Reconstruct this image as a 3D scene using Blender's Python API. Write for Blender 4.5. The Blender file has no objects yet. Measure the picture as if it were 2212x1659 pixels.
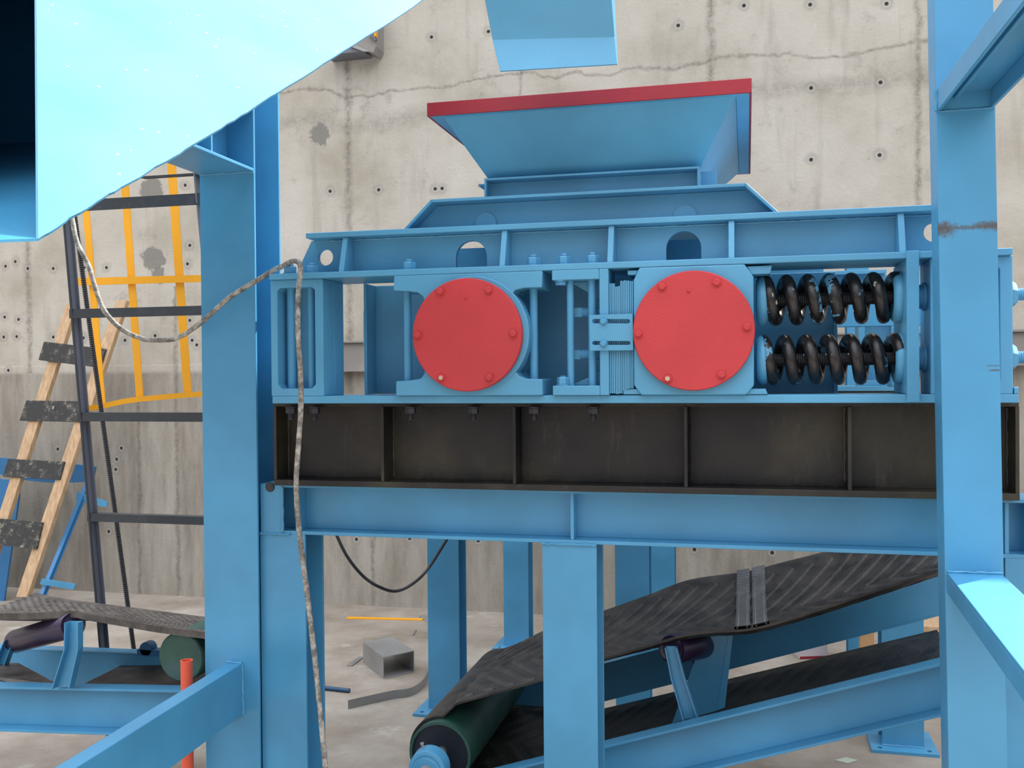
import bpy, bmesh, math, random
from mathutils import Vector, Matrix
from mathutils.geometry import tessellate_polygon
random.seed(7)
C = bpy.context.scene
COL = C.collection
# ------------------------------------------------------------------ camera
F = 2100.0; CX, CY = 1106.0, 829.5
YAW = math.radians(13.6); PITCH = math.radians(-0.56); ROLL = 0.008
CAM = Vector((0, 0, 2.05))
fwd = Vector((-math.sin(YAW)*math.cos(PITCH), math.cos(YAW)*math.cos(PITCH), math.sin(PITCH)))
r0 = Vector((math.cos(YAW), math.sin(YAW), 0)); u0 = r0.cross(fwd)
rt = (r0*math.cos(ROLL) - u0*math.sin(ROLL)).normalized(); up = rt.cross(fwd).normalized()
cd = bpy.data.cameras.new('camera'); cam = bpy.data.objects.new('camera', cd); COL.objects.link(cam)
cd.sensor_fit = 'HORIZONTAL'; cd.sensor_width = 36.0; cd.lens = 36.0*F/2212.0; cd.clip_start = 0.05; cd.clip_end = 200
m = Matrix((rt, up, -fwd)).transposed().to_4x4(); m.translation = CAM; cam.matrix_world = m
C.camera = cam
# ------------------------------------------------------------------ light
C.view_settings.view_transform = 'Standard'; C.view_settings.look = 'None'
C.view_settings.gamma = 1.0; C.view_settings.exposure = 1.12
try: C.view_settings.use_curve_mapping = False
except Exception: pass
w = bpy.data.worlds.new('sky'); C.world = w; w.use_nodes = True
wn = w.node_tree.nodes; wl = w.node_tree.links
bg = wn['Background']; bg.inputs[1].default_value = 1.0
tc = wn.new('ShaderNodeTexCoord'); sp = wn.new('ShaderNodeSeparateXYZ'); cr = wn.new('ShaderNodeValToRGB')
wl.new(tc.outputs['Generated'], sp.inputs[0]); wl.new(sp.outputs['Z'], cr.inputs[0]); wl.new(cr.outputs[0], bg.inputs[0])
e = cr.color_ramp.elements; e.new(.3)
for i, (p_, c_) in enumerate(((0.0, (.14, .14, .145)), (.30, (.55, .56, .60)), (.80, (1.30, 1.34, 1.46)))):
    e[i].position = p_; e[i].color = (*c_, 1)
sd = bpy.data.lights.new('sun', 'SUN'); sd.energy = 4.6; sd.angle = math.radians(0.6); sd.color = (1.0, 0.96, 0.9)
so = bpy.data.objects.new('sun', sd); COL.objects.link(so)
SUN = Vector((0.5, 0.6, 0.75)).normalized()
so.rotation_euler = SUN.to_track_quat('Z', 'Y').to_euler()

def ray(px, py):
    return fwd*F + rt*(px-CX) - up*(py-CY)
def P(px, py, Y):
    d = ray(px, py); return CAM + d*(Y/d.y)
def PP(px, py, pt, n):
    d = ray(px, py); return CAM + d*((Vector(pt)-CAM).dot(Vector(n))/d.dot(Vector(n)))
def floor_pt(px, py, z=0.0):
    d = ray(px, py); return CAM + d*((z-CAM.z)/d.z)

# ------------------------------------------------------------------ materials
def nt(name):
    m = bpy.data.materials.new(name); m.use_nodes = True
    n = m.node_tree; return m, n, n.nodes['Principled BSDF']
def noise(n, scale, detail=4, rough=.5, dim='Object', stretch=None):
    t = n.nodes.new('ShaderNodeTexNoise'); t.inputs['Scale'].default_value = scale
    t.inputs['Detail'].default_value = detail; t.inputs['Roughness'].default_value = rough
    c = n.nodes.new('ShaderNodeTexCoord')
    src = c.outputs[dim]
    if stretch:
        mp = n.nodes.new('ShaderNodeMapping'); mp.inputs['Scale'].default_value = stretch
        n.links.new(src, mp.inputs[0]); src = mp.outputs[0]
    n.links.new(src, t.inputs['Vector']); return t.outputs['Fac']
def ramp(n, src, stops):
    r = n.nodes.new('ShaderNodeValToRGB'); e = r.color_ramp.elements
    while len(e) < len(stops): e.new(0.5)
    for i, (p, c) in enumerate(stops):
        e[i].position = p; e[i].color = (c[0], c[1], c[2], 1) if hasattr(c, '__len__') else (c, c, c, 1)
    n.links.new(src, r.inputs[0]); return r.outputs[0]
def mix(n, a, b, f, mode='MIX'):
    x = n.nodes.new('ShaderNodeMix'); x.data_type = 'RGBA'; x.blend_type = mode
    for s, v in ((x.inputs[0], f), (x.inputs[6], a), (x.inputs[7], b)):
        if hasattr(v, 'links'): n.links.new(v, s)
        elif hasattr(v, '__len__'): s.default_value = (v[0], v[1], v[2], 1)
        else: s.default_value = v
    return x.outputs[2]
def math_(n, op, a, b=None):
    x = n.nodes.new('ShaderNodeMath'); x.operation = op
    for i, v in enumerate((a, b)):
        if v is None: continue
        if hasattr(v, 'links'): n.links.new(v, x.inputs[i])
        else: x.inputs[i].default_value = v
    return x.outputs[0]
def bump(n, b, h, st, dist=.002):
    x = n.nodes.new('ShaderNodeBump'); x.inputs['Strength'].default_value = st; x.inputs['Distance'].default_value = dist
    n.links.new(h, x.inputs['Height']); n.links.new(x.outputs[0], b.inputs['Normal'])
def lin(r, g, b):
    f = lambda c: (c/255/12.92) if c/255 <= .04045 else ((c/255+.055)/1.055)**2.4
    return (f(r), f(g), f(b))
def paint(name, col, rough=.38, var=.12, metal=0, orange=.25, dirt=0.0, rust=None):
    m, n, b = nt(name)
    big = noise(n, 2.2, 3)
    c2 = tuple(x*(1-var) for x in col); c1 = tuple(min(1, x*(1+var)) for x in col)
    out = ramp(n, big, [(.35, c2), (.65, c1)])
    if dirt:
        d = noise(n, 9, 8, .7); f = ramp(n, d, [(.52, 0), (.72, dirt)])
        out = mix(n, out, (.16, .15, .14), f)
    if rust:
        g = n.nodes.new('ShaderNodeNewGeometry')
        for (p, sx, sz, amt) in rust:
            v = n.nodes.new('ShaderNodeVectorMath'); v.operation = 'SUBTRACT'
            n.links.new(g.outputs['Position'], v.inputs[0]); v.inputs[1].default_value = p
            v2 = n.nodes.new('ShaderNodeVectorMath'); v2.operation = 'MULTIPLY'
            n.links.new(v.outputs[0], v2.inputs[0]); v2.inputs[1].default_value = (1/sx, 0, 1/sz)
            l = n.nodes.new('ShaderNodeVectorMath'); l.operation = 'LENGTH'; n.links.new(v2.outputs[0], l.inputs[0])
            nz = noise(n, 60, 8, .75)
            s = math_(n, 'ADD', l.outputs['Value'], math_(n, 'MULTIPLY', math_(n, 'SUBTRACT', nz, .5), 2.6))
            f = ramp(n, s, [(.35, amt), (1.0, 0)])
            out = mix(n, out, (.09, .065, .05), f)
    n.links.new(out, b.inputs['Base Color'])
    b.inputs['Roughness'].default_value = rough; b.inputs['Metallic'].default_value = metal
    if orange:
        bump(n, b, noise(n, 160, 3), orange, .0015)
    return m
BL = (.068, .288, .49)
M = {}
M['blue'] = paint('blue_paint', BL, .36, .13)
M['machine'] = paint('sky_blue_machine_paint', (.088, .318, .505), .42, .12, orange=.6)
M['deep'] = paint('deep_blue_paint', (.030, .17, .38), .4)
M['charcoal'] = paint('charcoal_paint', (.028, .034, .042), .5, .1, dirt=.2)
M['sheet'] = paint('sprayed_blue_sheet', (.070, .31, .50), .3, .08, orange=.35)
M['red'] = paint('red_paint', (.50, .034, .040), .55, .12, orange=1.0)
M['redrim'] = paint('crimson_rim_paint', (.28, .011, .022), .5, .15, orange=.4)
M['yellow'] = paint('yellow_paint', (.92, .40, .004), .45, .06)
M['grey'] = paint('grey_primer', (.15, .155, .19), .5, .1, dirt=.3)
M['steel'] = paint('raw_steel', (.30, .30, .29), .45, .2, metal=.35, dirt=.4)
M['bolt'] = paint('blue_bolt_paint', (.08, .30, .50), .4, .05, orange=.2)
M['darkbolt'] = paint('dark_bolt', (.02, .02, .025), .4)
M['orange'] = paint('orange_pipe', (.75, .10, .045), .5, .12)
M['purple'] = paint('dark_purple_roller_paint', (.030, .016, .050), .3, .3)
M['worn'] = paint('chipped_cream_metal', (.50, .40, .28), .6, .2)
M['rodblue'] = paint('dark_blue_bar', (.02, .07, .15), .45)
M['enddisc'] = paint('dark_end_disc', (.012, .017, .026), .45, .3)
M['wood'] = None
def dark_steel():
    m, n, b = nt('black_mill_scale')
    a = noise(n, 1.4, 6, .6); c = ramp(n, a, [(.36, (.004, .004, .007)), (.48, (.014, .012, .011)), (.60, (.040, .035, .022)), (.75, (.028, .015, .011))])
    s = noise(n, 14, 6, .7, stretch=(1, 1, .25)); c = mix(n, c, (.09, .08, .06), ramp(n, s, [(.58, 0), (.8, .55)]))
    n.links.new(c, b.inputs['Base Color']); b.inputs['Roughness'].default_value = .42; b.inputs['Metallic'].default_value = .2
    bump(n, b, noise(n, 70, 6, .7), .5, .003); return m
M['black'] = dark_steel()
def worn_spring():
    m, n, b = nt('worn_black_spring_paint')
    a = noise(n, 9, 5, .65); f = ramp(n, a, [(.60, 0), (.62, 1)])
    s = noise(n, 60, 6, .7, stretch=(1, 1, .3)); blk = ramp(n, s, [(.45, (.006, .006, .007)), (.75, (.045, .032, .024))])
    c = mix(n, blk, (.10, .30, .46), f)
    w = noise(n, 22, 3, .5); c = mix(n, c, (.5, .48, .36), ramp(n, w, [(.70, 0), (.73, .8)]))
    n.links.new(c, b.inputs['Base Color']); b.inputs['Roughness'].default_value = .3
    bump(n, b, s, .3, .002); return m
M['spring'] = worn_spring()
def drum_mat():
    m, n, b = nt('green_drum_paint')
    a = noise(n, 5, 5, .6); c = ramp(n, a, [(.3, (.018, .05, .05)), (.5, (.02, .085, .06)), (.7, (.05, .10, .11))])
    n.links.new(c, b.inputs['Base Color']); b.inputs['Roughness'].default_value = .45; bump(n, b, a, .2); return m
M['drum'] = drum_mat()
def rubber(name, base, hi):
    m, n, b = nt(name)
    a = noise(n, 8, 8, .7); c = ramp(n, a, [(.4, base), (.62, hi), (.8, tuple(x*1.7 for x in hi))])
    n.links.new(c, b.inputs['Base Color']); b.inputs['Roughness'].default_value = .5
    bump(n, b, noise(n, 90, 5), .3); return m
M['belt'] = rubber('black_rubber_belt', (.010, .009, .009), (.045, .040, .034))
M['beltg'] = rubber('dusty_rubber_belt', (.05, .043, .038), (.13, .115, .10))
M['splice'] = rubber('grey_splice', (.06, .065, .067), (.11, .115, .12))
M['cable'] = None
def cable_mat():
    m, n, b = nt('dusty_hose')
    a = noise(n, 35, 6, .7); c = ramp(n, a, [(.33, (.09, .08, .07)), (.48, (.24, .22, .19)), (.64, (.52, .48, .42))])
    n.links.new(c, b.inputs['Base Color']); b.inputs['Roughness'].default_value = .7; bump(n, b, a, .8, .004); return m
M['cable'] = cable_mat()
def wood_mat():
    m, n, b = nt('pine_timber')
    a = noise(n, 12, 5, .6, stretch=(3, 3, .5)); c = ramp(n, a, [(.35, (.42, .27, .145)), (.65, (.58, .40, .24))])
    n.links.new(c, b.inputs['Base Color']); b.inputs['Roughness'].default_value = .8; return m
M['wood'] = wood_mat()
def plank_mat():
    m, n, b = nt('weathered_black_plywood')
    a = noise(n, 14, 8, .75); c = ramp(n, a, [(.50, (.035, .035, .033)), (.58, (.07, .07, .06)), (.64, (.30, .27, .20))])
    n.links.new(c, b.inputs['Base Color']); b.inputs['Roughness'].default_value = .8; bump(n, b, a, .4, .004); return m
M['plank'] = plank_mat()
M['card'] = paint('brown_board', (.48, .28, .13), .85, .1, orange=0)
M['white'] = paint('white_board', (.62, .56, .56), .7, .05, orange=0)
M['paper'] = paint('pale_paper', (.45, .52, .42), .9, .1, orange=0)
M['band'] = paint('grey_concrete_band', (.30, .28, .255), .85, .15, orange=.6)

def concrete_wall():
    m, n, b = nt('cast_concrete_wall')
    g = n.nodes.new('ShaderNodeNewGeometry'); s = n.nodes.new('ShaderNodeSeparateXYZ'); n.links.new(g.outputs['Position'], s.inputs[0])
    X, Z = s.outputs['X'], s.outputs['Z']
    def wn_(scale, det, rgh, st):
        t = n.nodes.new('ShaderNodeTexNoise'); t.inputs['Scale'].default_value = scale; t.inputs['Detail'].default_value = det; t.inputs['Roughness'].default_value = rgh
        mp = n.nodes.new('ShaderNodeMapping'); mp.inputs['Scale'].default_value = st
        n.links.new(g.outputs['Position'], mp.inputs[0]); n.links.new(mp.outputs[0], t.inputs['Vector']); return t.outputs['Fac']
    c = ramp(n, wn_(1.1, 8, .62, (1, 1, 1)), [(.34, (.41, .37, .295)), (.50, (.52, .48, .405)), (.68, (.59, .555, .48))])
    c = mix(n, c, (.34, .315, .265), ramp(n, wn_(2.6, 7, .65, (2.2, 1, .28)), [(.54, 0), (.72, .6)]))     # vertical run-off streaks
    c = mix(n, c, (.25, .23, .195), ramp(n, wn_(4, 10, .78, (1, 1, 1)), [(.56, 0), (.74, .7)]))
    c = mix(n, c, (.12, .105, .09), ramp(n, wn_(38, 4, .6, (1, 1, 1)), [(.70, 0), (.76, .6)]))
    c = mix(n, c, (.64, .62, .58), ramp(n, wn_(9, 6, .7, (1.4, 1, .5)), [(.63, 0), (.75, .6)]))
    wob = wn_(7, 6, .7, (1, 1, 1)); wob2 = wn_(1.2, 5, .6, (1, 1, 1)); fine = wn_(25, 6, .8, (1, 1, 1))
    # lower lift: browner and streakier below the pour line
    lowf = ramp(n, math_(n, 'SUBTRACT', Z, math_(n, 'MULTIPLY', wob, .03)), [(0, 0), (1, 1)])
    lw = n.nodes.new('ShaderNodeMapRange'); lw.inputs['From Min'].default_value = 2.12; lw.inputs['From Max'].default_value = 2.08
    n.links.new(Z, lw.inputs['Value'])
    lowc = ramp(n, wn_(2.4, 9, .72, (1.9, 1, .35)), [(.36, (.20, .175, .14)), (.52, (.32, .29, .24)), (.68, (.42, .39, .335))])
    c = mix(n, c, lowc, math_(n, 'MULTIPLY', lw.outputs[0], .85))
    def seam(coord, pos, width, col, amt, jit, lo=None, hi=None, other=None):
        nonlocal c
        d = math_(n, 'ABSOLUTE', math_(n, 'SUBTRACT', math_(n, 'ADD', coord, math_(n, 'MULTIPLY', math_(n, 'SUBTRACT', jit[0], .5), jit[1])), pos))
        mr = n.nodes.new('ShaderNodeMapRange'); mr.inputs['From Min'].default_value = width; mr.inputs['From Max'].default_value = 0; n.links.new(d, mr.inputs['Value'])
        f = math_(n, 'MULTIPLY', mr.outputs[0], ramp(n, fine, [(.38, .25), (.6, 1)]))
        f = math_(n, 'MULTIPLY', f, amt)
        if other is not None:
            f = math_(n, 'MULTIPLY', f, math_(n, 'GREATER_THAN', other, lo)); f = math_(n, 'MULTIPLY', f, math_(n, 'LESS_THAN', other, hi))
        c = mix(n, c, col, f); return f
    YW = 8.1
    zc = P(1750, 115, YW).z; zp = P(220, 790, YW).z
    seam(Z, zc, .022, (.16, .14, .115), .75, (wob2, .45))
    seam(Z, zc-.28, .12, (.24, .22, .18), .6, (wob2, .6))
    seam(Z, zp, .012, (.62, .56, .50), .9, (wob, .03))
    for px, py, lo, hi, wd in ((752, 350, 1.9, 6, .05), (1535, 100, 2.1, 9, .05), (1984, 350, 2.0, 9, .035), (62, 650, 2.1, 3.6, .045), (1124, 190, 3.4, 9, .02), (378, 600, 0, 2.9, .035), (300, 1000, 0, 2.0, .03), (806, 1200, 0, 2.0, .035)):
        seam(X, P(px, py, YW).x, wd, (.14, .12, .10), .75, (wob, .10), lo, hi, Z)
    holes = [(1607,12),(1465,55),(1750,10),(1752,190),(1902,178),(1752,345),(1900,335),(1915,8),(932,80),(1055,68),(818,410),(940,408),(713,413),(12,575),(33,565),(60,580),(115,580),(182,578),(230,578),(405,570),
             (10,685),(40,690),(8,728),(36,727),(115,728),(180,730),(270,735),(335,725),(415,735),(425,745),(770,1165),(885,1163),(1033,1168),(1500,1187),(1668,1194),(110,1150),(235,1148),(125,970),(262,968),(252,992),(250,1014),(18,800),(60,955),(400,400),(410,530),(410,692),(955,407)]
    acc = None; ring = None
    for (px, py) in holes:
        p = P(px, py, YW)
        v = n.nodes.new('ShaderNodeVectorMath'); v.operation = 'DISTANCE'; n.links.new(g.outputs['Position'], v.inputs[0]); v.inputs[1].default_value = p
        acc = v.outputs['Value'] if acc is None else math_(n, 'MINIMUM', acc, v.outputs['Value'])
    j = math_(n, 'ADD', acc, math_(n, 'MULTIPLY', math_(n, 'SUBTRACT', wob, .5), .08))
    c = mix(n, c, (.29, .265, .23), ramp(n, j, [(.035, .45), (.065, 0)]))
    c = mix(n, c, (.62, .60, .56), ramp(n, acc, [(.018, 0), (.021, .45), (.026, .45), (.029, 0)]))
    c = mix(n, c, (.03, .027, .024), ramp(n, acc, [(.012, 1), (.018, 0)]))
    for (px, py, rad) in ((325, 412, .13), (335, 560, .13), (345, 590, .09), (690, 290, .10)):
        p = P(px, py, YW)
        v = n.nodes.new('ShaderNodeVectorMath'); v.operation = 'DISTANCE'; n.links.new(g.outputs['Position'], v.inputs[0]); v.inputs[1].default_value = p
        q = math_(n, 'ADD', v.outputs['Value'], math_(n, 'MULTIPLY', math_(n, 'SUBTRACT', wob, .5), .22))
        c = mix(n, c, (.22, .21, .185), ramp(n, q, [(rad*.85, .9), (rad, 0)]))
    n.links.new(c, b.inputs['Base Color']); b.inputs['Roughness'].default_value = .88
    bump(n, b, wn_(30, 8, .7, (1, 1, 1)), .5, .01); return m
def concrete_floor():
    m, n, b = nt('dusty_concrete_floor')
    a = noise(n, 1.3, 8, .65); c = ramp(n, a, [(.33, (.22, .18, .135)), (.5, (.32, .275, .225)), (.67, (.42, .38, .325))])
    d = noise(n, 7, 9, .75); c = mix(n, c, (.22, .19, .15), ramp(n, d, [(.58, 0), (.78, .6)]))
    c = mix(n, c, (.62, .60, .56), ramp(n, noise(n, 3.3, 6, .7), [(.60, 0), (.75, .6)]))
    c = mix(n, c, (.09, .08, .07), ramp(n, noise(n, 45, 4, .6), [(.70, 0), (.76, .6)]))
    n.links.new(c, b.inputs['Base Color']); b.inputs['Roughness'].default_value = .85
    bump(n, b, d, .4, .01); return m
M['wallc'] = concrete_wall(); M['floorc'] = concrete_floor()

# ------------------------------------------------------------------ mesh helpers
class MB:
    def __init__(s): s.v = []; s.f = []
    def add(s, vs, fs):
        k = len(s.v); s.v += [Vector(v) for v in vs]; s.f += [tuple(i+k for i in f) for f in fs]; return s
    def box(s, x0, x1, y0, y1, z0, z1):
        vs = [(x, y, z) for z in (z0, z1) for y in (y0, y1) for x in (x0, x1)]
        return s.add(vs, [(0,2,3,1),(4,5,7,6),(0,1,5,4),(2,6,7,3),(0,4,6,2),(1,3,7,5)])
    def obox(s, o, a, b, c):          # origin corner and three edge vectors
        o, a, b, c = map(Vector, (o, a, b, c))
        return s.add([o, o+a, o+b, o+a+b, o+c, o+a+c, o+b+c, o+a+b+c], [(0,2,3,1),(4,5,7,6),(0,1,5,4),(2,6,7,3),(0,4,6,2),(1,3,7,5)])
    def prism(s, pts, off, holes=()):
        off = Vector(off); loops = [[Vector(p) for p in pts]] + [[Vector(p) for p in h] for h in holes]
        flat = [p for l in loops for p in l]; N = len(flat)
        tr = tessellate_polygon(loops)
        vs = flat + [p+off for p in flat]; fs = []
        for t in tr: fs.append(tuple(t)); fs.append(tuple(i+N for i in reversed(t)))
        k = 0
        for l in loops:
            L = len(l)
            for i in range(L):
                j = (i+1) % L; fs.append((k+i, k+j, k+j+N, k+i+N))
            k += L
        return s.add(vs, fs)
    def px(s, pts, Y, t, holes=()):
        return s.prism([P(x, y, Y) for x, y in pts], (0, t, 0), [[P(x, y, Y) for x, y in h] for h in holes])
    def lathe(s, p0, d, prof, seg=24, phase=0.0, caps=True):
        p0 = Vector(p0); d = Vector(d).normalized(); a = d.orthogonal().normalized(); b = d.cross(a)
        vs = []; fs = []
        for (t, r) in prof:
            for i in range(seg):
                th = 2*math.pi*i/seg+phase; vs.append(p0+d*t+(a*math.cos(th)+b*math.sin(th))*r)
        for j in range(len(prof)-1):
            for i in range(seg):
                k = (i+1) % seg; fs.append((j*seg+i, j*seg+k, (j+1)*seg+k, (j+1)*seg+i))
        if caps:
            fs.append(tuple(range(seg-1, -1, -1))); fs.append(tuple((len(prof)-1)*seg+i for i in range(seg)))
        return s.add(vs, fs)
    def cyl(s, p0, p1, r, seg=20):
        p0, p1 = Vector(p0), Vector(p1); return s.lathe(p0, p1-p0, [(0, r), ((p1-p0).length, r)], seg)
    def tube(s, pts, r, seg=8, jit=0.0, caps=True):
        pts = [Vector(p) for p in pts]; n = len(pts); vs = []; fs = []; pa = None
        for i, p in enumerate(pts):
            d = (pts[min(i+1, n-1)]-pts[max(i-1, 0)]).normalized()
            a = d.orthogonal().normalized() if pa is None else (pa-d*pa.dot(d)).normalized()
            pa = a; b = d.cross(a); rr = (r[i] if hasattr(r, '__len__') else r)*(1+random.uniform(-jit, jit))
            for k in range(seg):
                th = 2*math.pi*k/seg; vs.append(p+(a*math.cos(th)+b*math.sin(th))*rr)
        for j in range(n-1):
            for i in range(seg):
                k = (i+1) % seg; fs.append((j*seg+i, j*seg+k, (j+1)*seg+k, (j+1)*seg+i))
        if caps:
            fs.append(tuple(range(seg-1, -1, -1))); fs.append(tuple((n-1)*seg+i for i in range(seg)))
        return s.add(vs, fs)
    def weld(s, p0, p1, r=.004):
        p0, p1 = Vector(p0), Vector(p1); n = max(3, int((p1-p0).length/.012))
        return s.tube([p0.lerp(p1, i/n)+Vector([random.uniform(-1, 1)*r*.25 for _ in range(3)]) for i in range(n+1)], r, 6, .3)
    def build(s, name, mat, parent=None, bevel=0.0, smooth=False, origin=None):
        o0 = Vector(origin) if origin is not None else (Vector(parent['_o']) if parent is not None and '_o' in parent else Vector((0, 0, 0)))
        me = bpy.data.meshes.new(name); me.from_pydata([v-o0 for v in s.v], [], s.f); me.validate(); me.update()
        bm = bmesh.new(); bm.from_mesh(me); bmesh.ops.recalc_face_normals(bm, faces=bm.faces)
        if bevel: bmesh.ops.dissolve_limit(bm, angle_limit=math.radians(1), verts=bm.verts, edges=bm.edges)
        bm.to_mesh(me); bm.free()
        if mat: me.materials.append(M[mat] if isinstance(mat, str) else mat)
        o = bpy.data.objects.new(name, me); COL.objects.link(o)
        if parent is not None:
            o.parent = parent; 
            if '_o' in parent: o['_o'] = parent['_o']
        else:
            o.location = o0
        if smooth:
            me.polygons.foreach_set('use_smooth', [True]*len(me.polygons))
            try: me.set_sharp_from_angle(angle=math.radians(40))
            except Exception: pass
        if bevel:
            md = o.modifiers.new('bevel', 'BEVEL'); md.width = bevel; md.segments = 2; md.limit_method = 'ANGLE'; md.angle_limit = math.radians(35)
        return o
def thing(name, label, cat, loc=(0, 0, 0), group=None):
    o = bpy.data.objects.new(name, None); COL.objects.link(o); o.location = loc; o['label'] = label; o['category'] = cat
    if group: o['group'] = group
    o['_o'] = tuple(loc); o.empty_display_size = .1; return o
def tag(o, label, cat, group=None):
    o['label'] = label; o['category'] = cat
    if group: o['group'] = group
    return o
def struct(o): o['kind'] = 'structure'; return o
def arc(cx, cy, r, a0, a1, n=24, ry=None):
    ry = ry or r
    return [(cx+r*math.cos(math.radians(a0+(a1-a0)*i/n)), cy-ry*math.sin(math.radians(a0+(a1-a0)*i/n))) for i in range(n+1)]
def hexnut(mb, base, d, r, h, stub=0.0, washer=True):
    base = Vector(base); d = Vector(d).normalized()
    t0 = 0
    if washer: mb.lathe(base, d, [(0, r*1.15), (.004, r*1.15)], 20); t0 = .004
    mb.lathe(base+d*t0, d, [(0, r*.97), (h*.12, r), (h*.85, r), (h, r*.88)], 6, .3)
    if stub:
        prof = []; k = max(2, int(stub/.004))
        for i in range(k): prof += [(h+stub*i/k, r*.55), (h+stub*(i+.5)/k, r*.48)]
        prof.append((h+stub, r*.45)); mb.lathe(base+d*t0, d, prof, 16)
    return mb
def threaded(mb, p0, p1, r, pitch=.006, seg=20):
    p0, p1 = Vector(p0), Vector(p1); L = (p1-p0).length; k = int(L/pitch); prof = []
    for i in range(k): prof += [(L*i/k, r), (L*(i+.3)/k, r), (L*(i+.6)/k, r*.90)]
    prof.append((L, r)); return mb.lathe(p0, p1-p0, prof, seg)
def catmull(pts, n=8):
    pts = [Vector(p) for p in pts]; out = []
    q = [pts[0]*2-pts[1]] + pts + [pts[-1]*2-pts[-2]]
    for i in range(1, len(q)-2):
        a, b, c, d = q[i-1:i+3]
        for k in range(n):
            t = k/n; out.append(.5*((2*b)+(c-a)*t+(2*a-5*b+4*c-d)*t*t+(3*b-a-3*c+d)*t**3))
    out.append(pts[-1]); return out

# ------------------------------------------------------------------ setting
YW = 8.1; WALLTOP = 7.9
struct(MB().box(-16, 14, -14, YW+.3, -.3, 0).build('floor', 'floorc'))
struct(MB().box(-16, 14, YW, YW+.4, 0, WALLTOP).build('wall_back', 'wallc'))
xb = P(640, 800, YW).x
t = MB(); t.box(xb, 14, YW-.10, YW, P(770, 803, YW).z, P(1860, 723, YW-.1).z); t.box(xb, 14, YW-.13, YW, P(1860, 723, YW-.1).z, P(1860, 723, YW-.1).z+.02)
struct(t.build('trim_1', 'band', bevel=.004))

# ------------------------------------------------------------------ left steel column
YC = 3.42
xl = P(437, 900, YC).x; xr = P(563, 900, 3.45).x-.002; xm = (xl+xr)/2
col = thing('steel_column', 'blue steel column on the left, the hose drooping across it, its diagonal-looking arm reaching towards the viewer', 'column', (xm, YC+.1, 0))
MB().box(xl, xr, YC, YC+.013, .02, 3.6).build('front_flange', 'blue', col, .002)
MB().box(xl, xr, YC+.205, YC+.218, .02, 3.6).build('back_flange', 'blue', col, .002)
MB().box(xm-.005, xm+.005, YC+.013, YC+.205, .02, 3.6).build('web', 'blue', col)
MB().box(xl-.08, xr, YC-.10, YC+.25, 0, .02).build('base_plate', 'blue', col, .002)
def arm_beam(vp, a, length, dirn=-1):
    d = ray(*vp).normalized(); d = d*(1/abs(d.y)); return d*dirn*length
# lower arm: box beam running towards the viewer
d = arm_beam((1450, 850), None, 2.3)
p0 = P(492, 1427, YC-.001); p1 = P(523, 1433, YC-.001); pb = P(523, 1543, YC-.001)
zt = p1.z; h = zt-pb.z
lo = MB().obox((p0.x, YC-.001, zt-h), (p1.x-p0.x, 0, 0), d, (0, 0, h)); lo.build('lower_arm', 'blue', col, .003)
wd = MB(); wd.weld((p1.x+.002, YC-.003, zt), (p1.x+.002, YC-.003, zt-h), .006); wd.weld((p0.x, YC-.003, zt+.002), (p1.x, YC-.003, zt+.002), .005); wd.build('weld_bead', 'blue', col, smooth=True)
# upper arm: I section running towards the viewer
d = arm_beam((1615, 808), None, .72)
zu = P(490, 374, YC).z; ua = MB()
ua.obox((xl, YC, zu), (xr-xl, 0, 0), d, (0, 0, .012)); ua.obox((xl, YC, zu+.24), (xr-xl, 0, 0), d, (0, 0, .012)); ua.obox((xm-.005, YC, zu+.012), (.01, 0, 0), d, (0, 0, .228))
ua.build('upper_arm', 'blue', col, .002)
# stiffener between upper arm and column
st = MB(); st.box(xm+.006, xr-.004, YC-.3, YC-.29, zu+.012, zu+.24); st.build('stiffener', 'blue', col)
wd = MB(); wd.weld((xl, YC-.002, zu-.002), (xr, YC-.002, zu-.002), .004); wd.build('weld_bead', 'blue', col, smooth=True)

# ------------------------------------------------------------------ right steel column
YR = 3.05
def rx(kind, y):      # traced edges of the right column face
    return (2018+.0187*y) if kind == 'l' else (2144.6+.0193*y)
z0y = 2250
a = [P(rx('l', -120), -120, YR), P(rx('r', -120), -120, YR), P(rx('r', z0y), z0y, YR), P(rx('l', z0y), z0y, YR)]
for q in a[2:]: pass
M['bluerust'] = paint('blue_paint_with_scorched_seam', BL, .36, rust=[(P(2033, 495, YR), .05, .03, .85), (P(2143, 487, YR), .06, .018, .8), (P(2085, 492, YR), .16, .008, .7), (P(2150, 800, YR), .025, .004, .8), (P(2146, 790, YR), .03, .003, .6)])
rc = thing('steel_column', 'blue steel column on the right with a scorched seam, standing in front of the spring end of the crusher', 'column', ((a[2].x+a[3].x)/2, YR+.05, 0))
def lean_box(x0t, x0b, wdt, ya, yb, zt, zb):
    return [(x0t, ya, zt), (x0t+wdt, ya, zt), (x0t+wdt, yb, zt), (x0t, yb, zt), (x0b, ya, zb), (x0b+wdt, ya, zb), (x0b+wdt, yb, zb), (x0b, yb, zb)]
BF = [(0,1,2,3),(7,6,5,4),(0,4,5,1),(1,5,6,2),(2,6,7,3),(3,7,4,0)]
W_ = a[1].x-a[0].x; Wb = a[2].x-a[3].x; zT = a[0].z
s_ = (a[3].x-a[0].x)/(a[3].z-a[0].z); xb0 = a[0].x+s_*(0-zT)
Wm = (W_+Wb)/2
MB().add(lean_box(a[0].x, xb0, Wm, YR, YR+.012, zT, .015), BF).build('web', 'bluerust', rc, .0015)
MB().add(lean_box(a[0].x, xb0, .012, YR+.012, YR+.11, zT, .015), BF).build('flange', 'blue', rc, .0015)
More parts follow.
